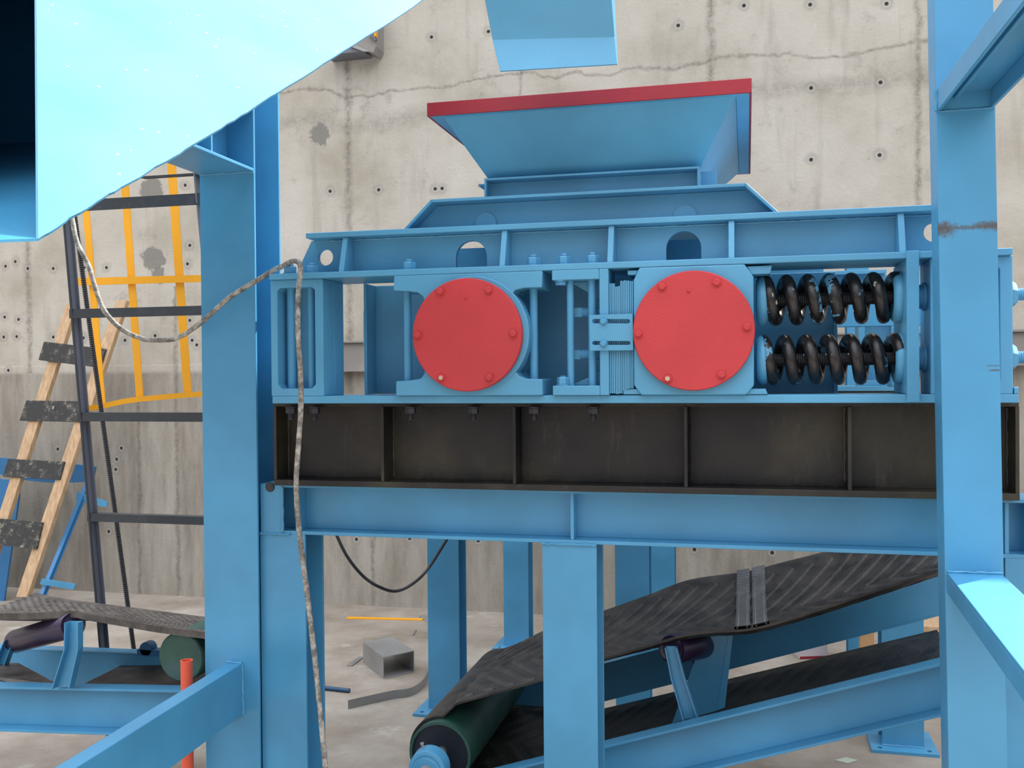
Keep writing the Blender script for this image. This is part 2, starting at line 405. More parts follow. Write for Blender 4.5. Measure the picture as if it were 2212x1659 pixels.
MB().add(lean_box(a[0].x+Wm-.012, xb0+Wm-.012, .012, YR+.012, YR+.11, zT, .015), BF).build('flange', 'blue', rc, .0015)
MB().box(xb0-.07, xb0+Wm+.07, YR-.08, YR+.2, 0, .015).build('base_plate', 'blue', rc, .002)
# lower arm (sunlit top) : channel lying flat, running towards the viewer
p0 = P(2046, 1237, YR-.001); p1 = P(2166, 1237, YR-.001); hz = P(2046, 1237, YR).z-P(2046, 1282, YR).z
d = arm_beam((1731, 835), None, 2.2); lo = MB()
lo.obox((p0.x, YR-.001, p0.z-.01), (p1.x-p0.x, 0, 0), d, (0, 0, .01)); lo.obox((p0.x, YR-.001, p0.z-hz), (.01, 0, 0), d, (0, 0, hz-.01)); lo.obox((p1.x-.01, YR-.001, p0.z-hz), (.01, 0, 0), d, (0, 0, hz-.01))
lo.build('lower_arm', 'blue', rc, .002)
wd = MB(); wd.weld((p0.x, YR-.003, p0.z+.003), (p1.x, YR-.003, p0.z+.003), .004); wd.build('weld_bead', 'blue', rc, smooth=True)
p0 = P(2024, 240, YR-.001); p1 = P(2148, 232, YR-.001); hz = P(2022, 194, YR).z-P(2024, 240, YR).z
d = arm_beam((1563, 826), None, 1.5); uo = MB(); z0 = p0.z
uo.obox((p0.x, YR-.001, z0), (.01, 0, 0), d, (0, 0, hz)); uo.obox((p1.x-.01, YR-.001, z0), (.01, 0, 0), d, (0, 0, hz)); uo.obox((p0.x+.01, YR-.001, z0+hz-.012), (p1.x-p0.x-.02, 0, 0), d, (0, 0, .012))
uo.obox((p0.x+.045, YR-.001, z0+hz-.03), (.012, 0, 0), d, (0, 0, .018))
uo.build('upper_arm', 'blue', rc, .002)
wd = MB(); wd.weld((p0.x-.002, YR-.003, z0), (p0.x-.002, YR-.003, z0+hz), .006); wd.build('weld_bead', 'blue', rc, smooth=True); wd = MB(); wd.weld((p0.x, YR-.003, z0-.002), (p1.x, YR-.003, z0-.002), .003); wd.build('weld_bead', 'blue', rc, smooth=True)

# ------------------------------------------------------------------ crusher support frame (blue)
YS = 3.45; YSR = 5.6
sf = thing('support_frame', 'blue steel support frame with I-beams and legs carrying the black beam', 'frame', (P(1232, 1400, YS).x, YS, 0))
topL = P(600, 1041, YS); topR = P(2030, 1080, YS); botL = P(660, 1151, YS); botR = P(2030, 1206, YS)
Zt = (topL.z+topR.z)/2; Zb = (botL.z+botR.z)/2
XL = P(563, 1100, YS).x; XR = P(2297, 1100, YS).x
def ibeam(mb, x0, x1, y, zb, zt, w=.17, tf=.013):
    mb.box(x0, x1, y, y+w, zt-tf, zt); mb.box(x0, x1, y, y+w, zb, zb+tf); mb.box(x0, x1, y+w/2-.005, y+w/2+.005, zb+tf, zt-tf)
for yy in (YS, YSR): 
    b_ = MB(); ibeam(b_, XL, XR, yy, Zb, Zt); b_.build('top_beam', 'blue', sf, .0015)
xe = P(611, 1100, YS).x
MB().box(XL, xe, YS-.002, YS+.012, Zb, Zt-.006).build('end_plate', 'blue', sf, .002)
xs = P(2172, 1150, YS).x; MB().box(xs+.06, XR, YS-.002, YS+.012, Zb, Zt-.006).build('end_plate', 'blue', sf, .002)
for px in (1235, 640, 2176):
    x = P(px, 1110, YS).x; MB().box(x-.006, x+.006, YS+.006, YS+.082, Zb+.013, Zt-.013).build('stiffener', 'blue', sf, .001)
def leg(x0, x1, y, plate=True):
    xm_ = (x0+x1)/2; l = MB(); l.box(x0, x1, y, y+.012, .015, Zb); l.box(x0, x1, y+.158, y+.17, .015, Zb); l.box(xm_-.005, xm_+.005, y+.012, y+.158, .015, Zb)
    o = l.build('leg', 'blue', sf, .0015)
    b = MB(); cx, cy = xm_, y+.085; hw = .17
    hs = [[(cx+sx*.125+.014*math.cos(t*math.pi/6), cy+sy*.125+.014*math.sin(t*math.pi/6), 0) for t in range(12)] for sx in (-1, 1) for sy in (-1, 1)]
    b.prism([(cx-hw, cy-hw, 0), (cx+hw, cy-hw, 0), (cx+hw, cy+hw, 0), (cx-hw, cy+hw, 0)], (0, 0, .016), hs); b.build('base_plate', 'blue', sf)
    wq = MB(); wq.weld((x0, y-.003, .018), (x1, y-.003, .018), .005); wq.build('weld_bead', 'blue', sf, smooth=True)
legs = []
for (pa, pb_) in ((564, 661), (1173, 1290), (2172, 2297)):
    x0, x1 = P(pa, 1400, YS).x, P(pb_, 1400, YS).x; legs.append((x0, x1)); leg(x0, x1, YS)
for (pa, pb_, yy) in ((925, 992, YSR), (1330, 1403, YSR), (1905, 1996, YSR)):
    x0, x1 = P(pa, 1450, yy).x, P(pb_, 1450, yy).x; leg(x0, x1, yy)
for a_, b_ in (((XL, YS-.004, Zb), (xe+.03, YS-.004, Zb)), ((xe, YS-.004, Zb+.01), (xe, YS-.004, Zt-.01)), ((legs[1][0], YS-.003, Zb-.003), (legs[1][1], YS-.003, Zb-.003))):
    wb = MB(); wb.weld(a_, b_, .005); wb.build('weld_bead', 'blue', sf, smooth=True)
MB().lathe(P(583, 1052, YS-.004), (0, -1, 0), [(0, .02), (.004, .018), (.006, .005)], 9).build('scorch_lump', 'darkbolt', sf, smooth=True)

# far columns of another frame
def far_col(pa, pb_, py, Y, label, plate_px=None):
    x0, x1 = P(pa, py, Y).x, P(pb_, py, Y).x; cx = (x0+x1)/2
    t = thing('steel_post', label, 'post', (cx, Y+.085, 0), 'steel posts near the concrete wall')
    l = MB(); l.box(x0, x1, Y, Y+.012, .015, 2.9); l.box(x0, x1, Y+.158, Y+.17, .015, 2.9); l.box(cx-.005, cx+.005, Y+.012, Y+.158, .015, 2.9)
    l.build('shaft', 'blue', t); b = MB(); hw = .165; cy = Y+.085
    hs = [[(cx+sx*.12+.014*math.cos(k*math.pi/6), cy+sy*.12+.014*math.sin(k*math.pi/6), 0) for k in range(12)] for sx in (-1, 1) for sy in (-1, 1)]
    b.prism([(cx-hw, cy-hw, 0), (cx+hw, cy-hw, 0), (cx+hw, cy+hw, 0), (cx-hw, cy+hw, 0)], (0, 0, .016), hs); b.build('base_plate', 'blue', t)
far_col(1088, 1141, 1300, 7.05, 'blue post by the wall, left of the central leg, square base plate in full view')
far_col(1404, 1457, 1250, 7.05, 'blue post by the wall, showing just right of the central leg')
far_col(1833, 1880, 1380, 7.05, 'blue post by the wall, only its foot showing beside the brown timber block')

# ------------------------------------------------------------------ black beams
YB = 3.40
Zbt = P(1300, 870, YB).z; Zbb = Zt+.001
bx0 = P(590, 950, YB).x; bx1 = P(2203, 950, YB).x
def black_beam(y, back, label):
    t = thing('box_beam', label, 'beam', ((bx0+bx1)/2, y, Zbb))
    b = MB(); wy = y+.085 if not back else y+.0
    b.box(bx0, bx1, y, y+.17, Zbb, Zbb+.022); b.build('bottom_flange', 'black', t, .002)
    b = MB(); b.box(bx0, bx1, y+.01, y+.17, Zbt-.014, Zbt); b.build('top_flange', 'black', t, .001)
    b = MB(); b.box(bx0, bx1, y+.10, y+.112, Zbb+.022, Zbt-.014); b.build('web', 'black', t)
    xs_ = [P(px, 960, y).x for px in (825, 1110, 1481, 1836)] if not back else [bx0+.5, bx0+1.1, bx0+1.7, bx0+2.2]
    for x in [bx0+.006]+xs_+[bx1-.006]:
        MB().box(x-.006, x+.006, y+.004, y+.10, Zbb+.022, Zbt-.014).build('stiffener', 'black', t, .001)
        if not back:
            w_ = MB(); w_.weld((x+.008, y+.098, Zbb+.03), (x+.008, y+.098, Zbt-.02), .005)
            w_.weld((x-.008, y+.098, Zbb+.03), (x-.008, y+.098, Zbt-.02), .005); w_.build('weld_bead', 'black', t, smooth=True)
    if not back:
        w_ = MB(); w_.weld((bx0+.02, y+.097, Zbb+.024), (bx1-.02, y+.097, Zbb+.024), .005); w_.build('weld_bead', 'black', t, smooth=True)
    return t
bb = black_beam(YB, False, 'long black stiffened steel beam lying on the blue frame under the crusher')
black_beam(YSR-.02, True, 'black steel beam under the far side of the crusher, seen dark past the springs')

# ------------------------------------------------------------------ roll crusher
YM = 3.34
cr0 = thing('roll_crusher', 'sky blue twin roll crusher with two round red bearing covers and black coil springs', 'crusher', (P(1300, 860, YM).x, YM, Zbt))
def xz(px, py, Y=YM): p = P(px, py, Y); return p.x, p.z
zp0 = Zbt; zp1 = (P(650, 853.7, YM).z+P(1300, 852.4, YM).z+P(1990, 855, YM).z)/3
X0 = P(588, 860, YM).x; X1 = P(2201, 860, YM).x
MB().box(X0, X1, YM, YM+.24, zp0, zp1).build('base_plate', 'machine', cr0, .003)
MB().box(X0, X1, 5.38, 5.62, zp0, zp1).build('base_plate', 'machine', cr0, .003)
# top beam
def avg(*p): return sum(q.z for q in p)/len(p)
zbt_t = avg(P(590, 592, YM-.02), P(1200, 570, YM-.02), P(1700, 554, YM-.02), P(1958, 541, YM-.02))
zbt_b = zbt_t-.022
ztt_t = avg(P(660, 503, YM+.02), P(1200, 480.5, YM+.02), P(1700, 456, YM+.02), P(2010, 441, YM+.02))
ztt_b = ztt_t-.02
xfl0 = P(581, 600, YM-.02).x; xfl1 = P(2188, 560, YM-.02).x
xtf0 = P(660, 505, YM+.02).x; xtf1 = P(2110, 445, YM+.02).x
MB().box(xfl0, xfl1, YM-.02, YM+.24, zbt_b, zbt_t).build('lower_flange', 'machine', cr0, .003)
MB().box(xtf0, xtf1, YM+.02, YM+.20, ztt_b, ztt_t).build('upper_flange', 'machine', cr0, .003)
YWB = YM+.09
def circ(cx, cz, r, n=28): return [(cx+r*math.cos(2*math.pi*i/n), 0, cz+r*math.sin(2*math.pi*i/n)) for i in range(n)]
def dhole(px0, px1, pyt, pyb):
    a, b = P(px0, pyb, YWB), P(px1, pyb, YWB); r = (b.x-a.x)/2; zt_ = P((px0+px1)/2, pyt, YWB).z; cz = zt_-r; cx = (a.x+b.x)/2; zb = zbt_t+.003
    return [(cx-r, YWB, zb), (cx+r, YWB, zb)]+[(cx+r*math.cos(math.pi*i/16), YWB, cz+r*math.sin(math.pi*i/16)) for i in range(17)]
eh1 = P(703, 556, YWB); eh2 = P(2017, 502, YWB)
webp = [(P(638, 575, YWB).x, YWB, zbt_t), (P(2150, 550, YWB).x, YWB, zbt_t), (P(2105, 470, YWB).x, YWB, ztt_b), (P(673, 515, YWB).x, YWB, ztt_b)]
wholes = [dhole(985, 1052, 520, 575), dhole(1439, 1515, 499, 558)]+[[(p[0], YWB, p[2]) for p in circ(e.x, e.z, .031)] for e in (eh1, eh2)]
MB().prism(webp, (0, .02, 0), wholes).build('beam_web', 'machine', cr0)
for px, lean in ((741, 0), (1087, 0), (1319, 0), (1580, 0), (1948, 0)):
    x = P(px, 520, YM+.01).x
    vs = [(x-.01, YM+.03, ztt_b), (x+.01, YM+.03, ztt_b), (x+.01, YWB, ztt_b), (x-.01, YWB, ztt_b), (x-.01, YM-.012, zbt_t), (x+.01, YM-.012, zbt_t), (x+.01, YWB, zbt_t), (x-.01, YWB, zbt_t)]
    MB().add(vs, BF).build('stiffener', 'machine', cr0, .002)
w_ = MB(); w_.weld((xtf0+.06, YWB-.003, ztt_b-.004), (xtf1-.05, YWB-.003, ztt_b-.004), .004); w_.weld((xtf0+.0, YWB-.003, zbt_t+.003), (xtf1, YWB-.003, zbt_t+.003), .004)
for px in (750, 1095, 1328, 1572, 1588, 1938):
    x = P(px, 520, YWB).x; w_.weld((x, YWB-.004, ztt_b-.01), (x, YWB-.004, zbt_t+.01), .004)
w_.build('weld_bead', 'machine', cr0, smooth=True)
# rear frame (same profile at the back)
YQ = 5.4
MB().box(xfl0, xfl1, YQ-.02, YQ+.22, zbt_b, zbt_t).build('lower_flange', 'machine', cr0, .002)
MB().box(xtf0, xtf1, YQ+.02, YQ+.20, ztt_b, ztt_t).build('upper_flange', 'machine', cr0, .002)
sh = Vector((0, YQ+.09-YWB, 0))
MB().prism([Vector(p)+sh for p in webp], (0, .02, 0), [[Vector(q)+sh for q in h] for h in wholes[2:]]).build('beam_web', 'machine', cr0)
# end blocks with slot
def end_block(xa, xb_, y, dpt, name='end_block'):
    za, zb = zp1, zbt_b; wv = xb_-xa; m_ = .128*wv/.14
    i0, i1 = xa+wv*.13, xb_-wv*.155; t_ = zb-.03; b = za+.028; c = .015
    hole = [(i0+c, y, b), (i1-c, y, b), (i1, y, b+c), (i1, y, t_-c*.7), (i1-c*.7, y, t_), (i0+c*.7, y, t_), (i0, y, t_-c*.7), (i0, y, b+c)]
    mb = MB(); mb.prism([(xa, y, za), (xb_, y, za), (xb_, y, zb), (xa, y, zb)], (0, .10, 0), [hole]); mb.box(xa, xb_, y+.10, y+dpt, za, zb)
    return mb.build(name, 'machine', cr0, .003)
xa, xb_ = P(585, 720, YM).x, P(698, 720, YM).x
end_block(xa, xb_, YM, .19); end_block(xa, xb_, YQ, .18)
for pa, pb_ in ((620, 637), (665, 679)):
    x0, x1 = P(pa, 730, YM+.05).x, P(pb_, 730, YM+.05).x; mb = MB(); mb.cyl(((x0+x1)/2, YM+.055, zp1), ((x0+x1)/2, YM+.055, zbt_b), (x1-x0)/2); mb.build('tie_bolt', 'bolt', cr0, smooth=True)
xa2, xb2 = P(2010, 720, YM).x, P(2188, 720, YM).x
end_block(xa2, xb2, YM, .19); end_block(xa2, xb2, YQ, .18)
MB().box(P(2190, 700, YM).x, X1, YM, YM+.24, zp1, zp1+.022).build('stop_bar', 'machine', cr0, .003)
# nuts on top of the lower flange
for pa, pb_ in ((613, 638), (661, 685), (870, 896), (1138, 1166), (1205, 1232), (1266, 1294)):
    x = P((pa+pb_)/2, 575, YM+.02).x; r = (P(pb_, 575, YM+.02).x-P(pa, 575, YM+.02).x)/2
    hexnut(MB(), (x, YM+.025, zbt_t), (0, 0, 1), r*1.06, .026, .010).build('hex_nut', 'bolt', cr0, smooth=False)
for pa in (625, 676, 884, 1020, 1152, 1280):
    x = P(pa, 880, YM+.03).x
    hexnut(MB(), (x, YM+.045, Zbt-.014), (0, 0, -1), .02, .022, .022).build('hex_nut', 'darkbolt', bb)
# bearing housing, fixed
YH = 3.32
def PXs(l, Y): return [P(x, y, Y) for x, y in l]
H1 = [(850.7, 599), (849.5, 628), (884, 629.5), (902, 632), (913, 640), (917, 652), (900, 690), (893, 723), (900, 760), (917, 797), (917, 806), (908.6, 818), (884, 822), (855, 823.5), (855, 854), (1172, 852), (1172, 819), (1135, 818), (1121, 812), (1108, 796), (1104, 786), (1122, 755), (1130, 723), (1122, 685), (1104, 655), (1104, 640), (1112, 627), (1132, 622), (1170.4, 621), (1172, 587.5)]
def fitz(pts):  # snap top and bottom rows on to the flange and base plate
    zs = [p.z for p in pts]; zt_, zb = max(zs), min(zs)
    return [Vector((p.x, p.y, (zbt_b if p.z > zt_-.02 else (zp1 if p.z < zb+.012 else p.z)))) for p in pts]
h1 = MB(); h1.prism(fitz(PXs(H1, YH)), (0, .165, 0)); hb = h1.build('bearing_housing', 'machine', cr0, .004); hb['label'] = 'left housing with open necks beside its red cover'
c1 = P(1013, 722, YH-.03); MB().lathe((c1.x+.004, YH-.004, c1.z), (0, 1, 0), [(0, .207), (.16, .207)], 64).build('boss', 'machine', hb, .003, True)
c1 = P(1007.3, 723, YH-.03)
def cover(c, r, y, bolts, extra, nm, par, lab):
    o = MB().lathe((c.x, y, c.z), (0, 1, 0), [(0, r-.003), (.003, r), (.024, r)], 96).build('bearing_cover', 'red', par, smooth=True)
    o['label'] = lab
    for (bx, by, chip) in bolts:
        q = P(bx, by, y); mb = MB(); mb.lathe(q, (0, -1, 0), [(0, .0165), (.003, .016)], 20); mb.lathe(q+Vector((0, -.003, 0)), (0, -1, 0), [(0, .0125), (.008, .0125), (.0095, .010)], 6, random.random())
        b = mb.build('cover_bolt', 'red', o)
        if chip:
            mb = MB(); mb.lathe(q+Vector((0, -.0125, 0)), (0, -1, 0), [(0, .008), (.0008, .007)], 7, random.random()); mb.build('worn_head', 'worn', b)
    q = P(extra[0], extra[1], y); MB().lathe(q, (0, -1, 0), [(0, .006), (.004, .005), (.006, .003)], 10).build('grease_plug', 'red', o, smooth=True)
    return o
cover(c1, .2, YH-.03, [(952, 629.5, 0), (1056, 626.6, 0), (903, 724, 0), (1109, 720.6, 0), (954, 816, 1), (1057.6, 815.5, 0)], (1006, 643), 'l', hb, 'left red round cover')
for pa, pb_ in ((875, 891), (1146, 1163)):
    x0, x1 = P(pa, 720, YH+.07).x, P(pb_, 720, YH+.07).x; MB().cyl(((x0+x1)/2, YH+.06, zp1+.04), ((x0+x1)/2, YH+.06, zbt_b-.04), (x1-x0)/2).build('tie_bolt', 'bolt', cr0, smooth=True)
# bearing housing, sliding (right)
H2 = [(1381.4, 582), (1608, 574), (1628, 598), (1629, 832.5), (1612, 851.6), (1385, 852.4), (1369.5, 832.5), (1368, 606)]
h2 = MB(); h2.prism(fitz(PXs(H2, YH)), (0, .17, 0)); hb2 = h2.build('bearing_housing', 'machine', cr0, .005); hb2['label'] = 'right octagonal sliding housing'
c2 = P(1497.2, 714, YH-.03)
cover(c2, .2, YH-.03, [(1430, 619, 0), (1548, 609.7, 0), (1378.8, 720.6, 0), (1613.5, 706, 0), (1442.4, 818, 1), (1558.6, 809, 0)], (1487, 629), 'r', hb2, 'right red round cover')
for quad in ([(1612, 575), (1668, 573), (1664, 591), (1622, 593)], [(1355, 584), (1381, 583), (1374, 594), (1356, 594)], [(1346, 840), (1380, 840), (1385, 852), (1346, 852)], [(1618, 840), (1654, 840), (1659, 852), (1612, 852)]):
    MB().px(quad, YM-.005, .14).build('guide_clip', 'machine', cr0, .003)
# frame bracket between housings
E = MB()
xE0, xE1 = P(1295, 700, YH).x, P(1315, 700, YH).x; xA = P(1192, 594, YH).x
zAu = P(1250, 604, YH).z; zAl = P(1250, 833, YH).z
E.box(xE0, xE1, YH, YH+.17, zp1, zbt_b); E.box(xA, xE0, YH, YH+.17, zAu, zbt_b); E.box(xA, xE0, YH, YH+.17, zp1, zAl)
E.prism([(xA+.05, YH+.08, zAu), (xE0, YH+.08, zAu), (xE0, YH+.08, zAu-.07)], (0, .015, 0)); E.prism([(xA+.05, YH+.08, zAl), (xE0, YH+.08, zAl), (xE0, YH+.08, zAl+.05)], (0, .015, 0))
E.build('spacer_bracket', 'machine', cr0, .003)
for pa, pb_ in ((1225, 1240), (1271, 1288)):
    x0, x1 = P(pa, 720, YH+.04).x, P(pb_, 720, YH+.04).x; MB().cyl(((x0+x1)/2, YH+.04, zAl), ((x0+x1)/2, YH+.04, zAu), (x1-x0)/2).build('tie_bolt', 'bolt', cr0, smooth=True)
q = P(1218, 831, YH+.035); hexnut(MB(), (q.x, YH+.025, zAl), (0, 0, 1), .022, .026, .004).build('hex_nut', 'bolt', cr0)
q = P(1213, 606, YH+.035); hexnut(MB(), (q.x, YH+.025, zAu), (0, 0, -1), .02, .012, 0).build('hex_nut', 'bolt', cr0)
for ya, yb, xa_ in ((664, 687, 1242), (755, 778, 1238)):
    p, q = P(xa_, (ya+yb)/2, YH+.09), P(1300, (ya+yb)/2, YH+.09); rr = (P(1250, ya, YH+.09).z-P(1250, yb, YH+.09).z)/2
    mb = MB(); mb.box(p.x, p.x+.028, YH+.09-rr*.8, YH+.09+rr*.8, p.z-rr*.85, p.z+rr*.85); threaded(mb, (p.x+.024, YH+.09, p.z), (q.x, YH+.09, p.z), rr, .007); mb.build('adjusting_bolt', 'bolt', cr0)
# shim pack
sx = P(1316.5, 720, YH+.01).x; sx1 = P(1368, 720, YH+.01).x; n_ = 13; dx = (sx1-sx)/n_
for i in range(n_):
    top = (611, 611, 611, 618, 618, 617, 606, 606, 605, 606, 606, 607, 607)[i]; bt = (850, 850, 850, 851, 851, 850, 850, 845, 841, 840, 840, 839, 839)[i]
    MB().box(sx+i*dx+.0008, sx+(i+1)*dx-.0006, YH+.008+random.uniform(0, .006), YH+.12, P(1340, bt, YH).z, P(1340, top, YH).z).build('shim', 'machine', cr0)
# slotted plate
YP = YH-.012
def slot(x0, x1, y0, y1):
    r = (y1-y0)/2; cy = (y0+y1)/2
    return [P(x, y, YP) for x, y in [(x0+r+r*math.cos(math.radians(a)), cy-r*math.sin(math.radians(a))) for a in range(90, 271, 30)]+[(x1-r+r*math.cos(math.radians(a)), cy-r*math.sin(math.radians(a))) for a in range(270, 451, 30)]]
sl = MB().prism(PXs([(1273, 680.5), (1366.5, 677.5), (1368, 756.5), (1275, 757.5)], YP), (0, .012, 0), [slot(1279, 1361, 689, 698.5), slot(1279, 1361.5, 736.5, 745)]).build('slotted_plate', 'machine', cr0)
for x, y in ((1304, 694.4), (1304, 742)):
    q = P(x, y, YP); mb = MB(); mb.lathe(q, (0, -1, 0), [(0, .0135), (.003, .0135)], 20); mb.lathe(q+Vector((0, -.003, 0)), (0, -1, 0), [(0, .011), (.007, .011), (.009, .009)], 6, .4); mb.build('plate_bolt', 'bolt', sl)
# spring abutment plate
xp0, xp1 = P(1958, 700, YM-.02).x, P(1985, 700, YM-.02).x
YA0 = YM-.03; ztp = P(1970, 541, YA0).z; zbp = P(1970, 869.5, YA0).z
MB().box(xp0, xp1, YA0, YM-.0205, zbp, ztp).box(xp0, xp1, YM-.021, YM+.001, zp1-.0005, zbt_b+.0005).box(xp0, xp1, YM, YM+.26, zp1+.0005, zbt_b-.0005).build('spring_plate', 'machine', cr0, .003)
# springs
def spring(yc0, x0p, x1p, turns, ph, yb, name_lab):
    a, b = P(x0p, yc0, yb), P(x1p, yc0-4, yb); zc = a.z
    R = .066; r = .0215
    pts = []; N = int(turns*28); L = b.x-a.x-2*r
    for i in range(N+1):
        t = i/N; e = .045
        th = ph-2*math.pi*turns*t
        pts.append((a.x+r+L*t, yb-R*math.cos(th), zc+R*math.sin(th)))
    o = MB().tube(pts, r, 14).build('coil_spring', 'spring', cr0, smooth=True); o['label'] = name_lab
    mb = MB(); xs0, xs1 = a.x, b.x
    for k in (0, 1):   # closed end rings
        pass
    threaded(mb, (xs0+L*.02, yb, zc), (xs1+.0, yb, zc), .0215, .0065, 20)
    rod = mb.build('spring_rod', 'darkbolt', cr0)
    mb = MB(); mb.lathe((xs1+.0, yb, zc), (-1, 0, 0), [(.0, .034), (.03, .034)], 6); mb.build('rod_nut', 'darkbolt', cr0)
    for k in (0, 1):
        xx = xs0+r*.9 if k == 0 else xs1-r*.9
        ring = [(xx, yb-R*math.cos(j*math.pi/20), zc+R*math.sin(j*math.pi/20)) for j in range(43)]
        MB().tube(ring, r*.96, 12, caps=False).build('spring_end_coil', 'machine', o, smooth=True)
    return zc
YSp = YM+.11
z1 = spring(650, 1634, 1952, 6.2, 2.2, YSp, 'upper near coil spring'); z2 = spring(778, 1634, 1956, 6.2, 1.6, YSp, 'lower near coil spring')
for zc in (z1, z2):
    xo = xp1; mb = MB(); xe1 = xa2
    mb.cyl((xo, YSp, zc), (xe1, YSp, zc), .020, 20); mb.lathe((xe1, YSp, zc), (-1, 0, 0), [(0, .047), (.008, .047), (.008, .040), (.045, .040), (.048, .036)], 28)
    mb.build('spring_collar', 'machine', cr0, smooth=True)
    mb = MB(); mb.lathe((xb2, YSp, zc), (1, 0, 0), [(0, .044), (.02, .046), (.035, .036), (.04, .024)], 6); threaded(mb, (xb2+.035, YSp, zc), (xb2+.16, YSp, zc), .020, .007); mb.build('rod_nut', 'bolt', cr0)
# side casings
yc1 = YM+.32; yc2 = 5.2
xc0, xc1, xc2, xc3 = P(786, 720, yc1-.1).x, P(1245, 720, yc1).x, P(1300, 720, yc1).x, P(1806, 720, yc1).x
ZC = zbt_b-.002
b = MB(); b.box(xc0, xc0+.012, yc1-.10, yc2, zp1, ZC); b.box(xc0, xc3, yc1, yc1+.012, zp1, ZC); b.build('side_casing', 'machine', cr0, .002)
b = MB(); zq = zbt_b+.02; zr = zbt_b-.055; b.prism([(xc3-.012, yc1-.06, zp1), (xc3, yc1-.06, zp1), (xc3, yc1-.06, zr), (xc3-.012, yc1-.06, zr)], (0, yc2-yc1+.06, 0)); b.build('side_casing', 'machine', cr0, .002)
b = MB(); b.box(xc0+.02, xc3-.02, yc1+.3, yc1+.32, zbt_b, ztt_t); b.build('inner_baffle', 'machine', cr0)
MB().box(xc0-.9, xc0+.06, 5.75, 5.9, P(770, 745, 5.75).z, P(770, 672, 5.75).z).build('drive_base_beam', 'blue', cr0, .003)
# something machine-like in the spring bay at the rear: rear springs' guide box
MB().box(P(1812, 700, 5.0).x, P(1960, 700, 5.0).x+.25, 5.0, 5.06, P(1880, 705, 5.0).z, P(1880, 655, 5.0).z).build('rear_tie_beam', 'blue', cr0, .003)
MB().box(P(1925, 800, 5.0).x, P(1955, 800, 5.0).x, 5.0, 5.15, zp1, P(1880, 705, 5.0).z).build('rear_post', 'blue', cr0, .003)
# bevelled chamber panel above the top beam
YK = YM+.15
K = [(880, 500), (944, 437.5), (1612, 404.5), (1672, 462)]
kp = PXs(K, YK); kz = (kp[1].z+kp[2].z)/2; kp[1].z = kp[2].z = kz; kp[0].z = ztt_t+.001; kp[3].z = ztt_t+.001
kp[0].x = kp[1].x-(kz-kp[0].z)*1.02; kp[3].x = kp[2].x+(kz-kp[3].z)*1.02
MB().prism(kp, (0, .01, 0)).add([], []).build('chamber_panel', 'machine', cr0)
t_ = .011
mb = MB()
for i in range(3):
    a_, b_ = kp[i], kp[i+1]; d_ = (b_-a_).normalized(); nrm = Vector((-d_.z, 0, d_.x)); nrm = nrm if nrm.z < 0 else -nrm
    y0 = YK-.075
    mb.obox((a_.x, y0, a_.z), b_-a_, (0, .08, 0), nrm*t_)
mb.build('chamber_lip', 'machine', cr0, .002)
MB().prism([Vector((p.x, 5.0, p.z)) for p in kp], (0, .01, 0)).build('chamber_panel', 'machine', cr0)
MB().box(kp[1].x, kp[2].x, YK+.0, 5.01, kz-.012, kz-.001).build('chamber_top', 'machine', cr0)
for px_, py_ in ((1050, 475), (1480, 460)):
    q = P(px_, py_+8, YK-.004); MB().lathe(q, (0, -1, 0), [(-.004, .04), (.006, .04)], 40).build('cover_disc', 'machine', cr0)

# ------------------------------------------------------------------ feed hopper
YHp = YM-.04
hp = thing('feed_hopper', 'flared blue feed hopper with a red rim standing on top of the crusher', 'hopper', (P(1280, 400, 3.5).x, 3.9, kz))
yf = 3.28; yb = 4.62
zr1 = (P(925, 222, yf).z+P(1622, 168, yf).z)/2; zr0 = (P(925, 251, yf).z+P(1622, 200, yf).z)/2
rx0, rx1 = P(922, 236, yf).x, P(1624, 185, yf).x; tt = .008
MB().box(rx0, rx1, yf, yf+tt, zr0, zr1).box(rx0, rx1, yb-tt, yb, zr0, zr1).box(rx0, rx0+tt, yf+tt, yb-tt, zr0, zr1).box(rx1-tt, rx1, yf+tt, yb-tt, zr0, zr1).build('rim', 'redrim', hp, .002)
lw = .05
MB().box(rx0+tt, rx1-tt, yf+tt, yf+lw, zr0+.001, zr0+.009).box(rx0+tt, rx1-tt, yb-lw, yb-tt, zr0+.001, zr0+.009).box(rx0+tt, rx0+lw, yf+lw, yb-lw, zr0+.001, zr0+.009).box(rx1-lw, rx1-tt, yf+lw, yb-lw, zr0+.001, zr0+.009).build('rim_lip', 'machine', hp)
yc_ = YK-.02; yd_ = yc_+.72
cz1 = (P(1048, 384, yc_).z+P(1510, 360, yc_).z)/2; cx0 = P(1046, 400, yc_).x; cx1 = P(1511, 380, yc_).x
tin = [Vector((rx0+lw, yf+.03, zr0+.004)), Vector((rx1-lw, yf+.03, zr0+.004)), Vector((rx1-lw, yb-.03, zr0+.004)), Vector((rx0+lw, yb-.03, zr0+.004))]
bo = [Vector((cx0+.005, yc_+.07, cz1)), Vector((cx1-.005, yc_+.07, cz1)), Vector((cx1-.005, yd_, cz1)), Vector((cx0+.005, yd_, cz1))]
cen = sum(tin+bo, Vector())/8
for i in range(4):
    j = (i+1) % 4; q = [tin[i], tin[j], bo[j], bo[i]]
    nn = (q[1]-q[0]).cross(q[3]-q[0]).normalized(); 
    if nn.dot(cen-q[0]) < 0: nn = -nn
    MB().prism(q, nn*.006).build('hopper_panel', 'machine', hp)
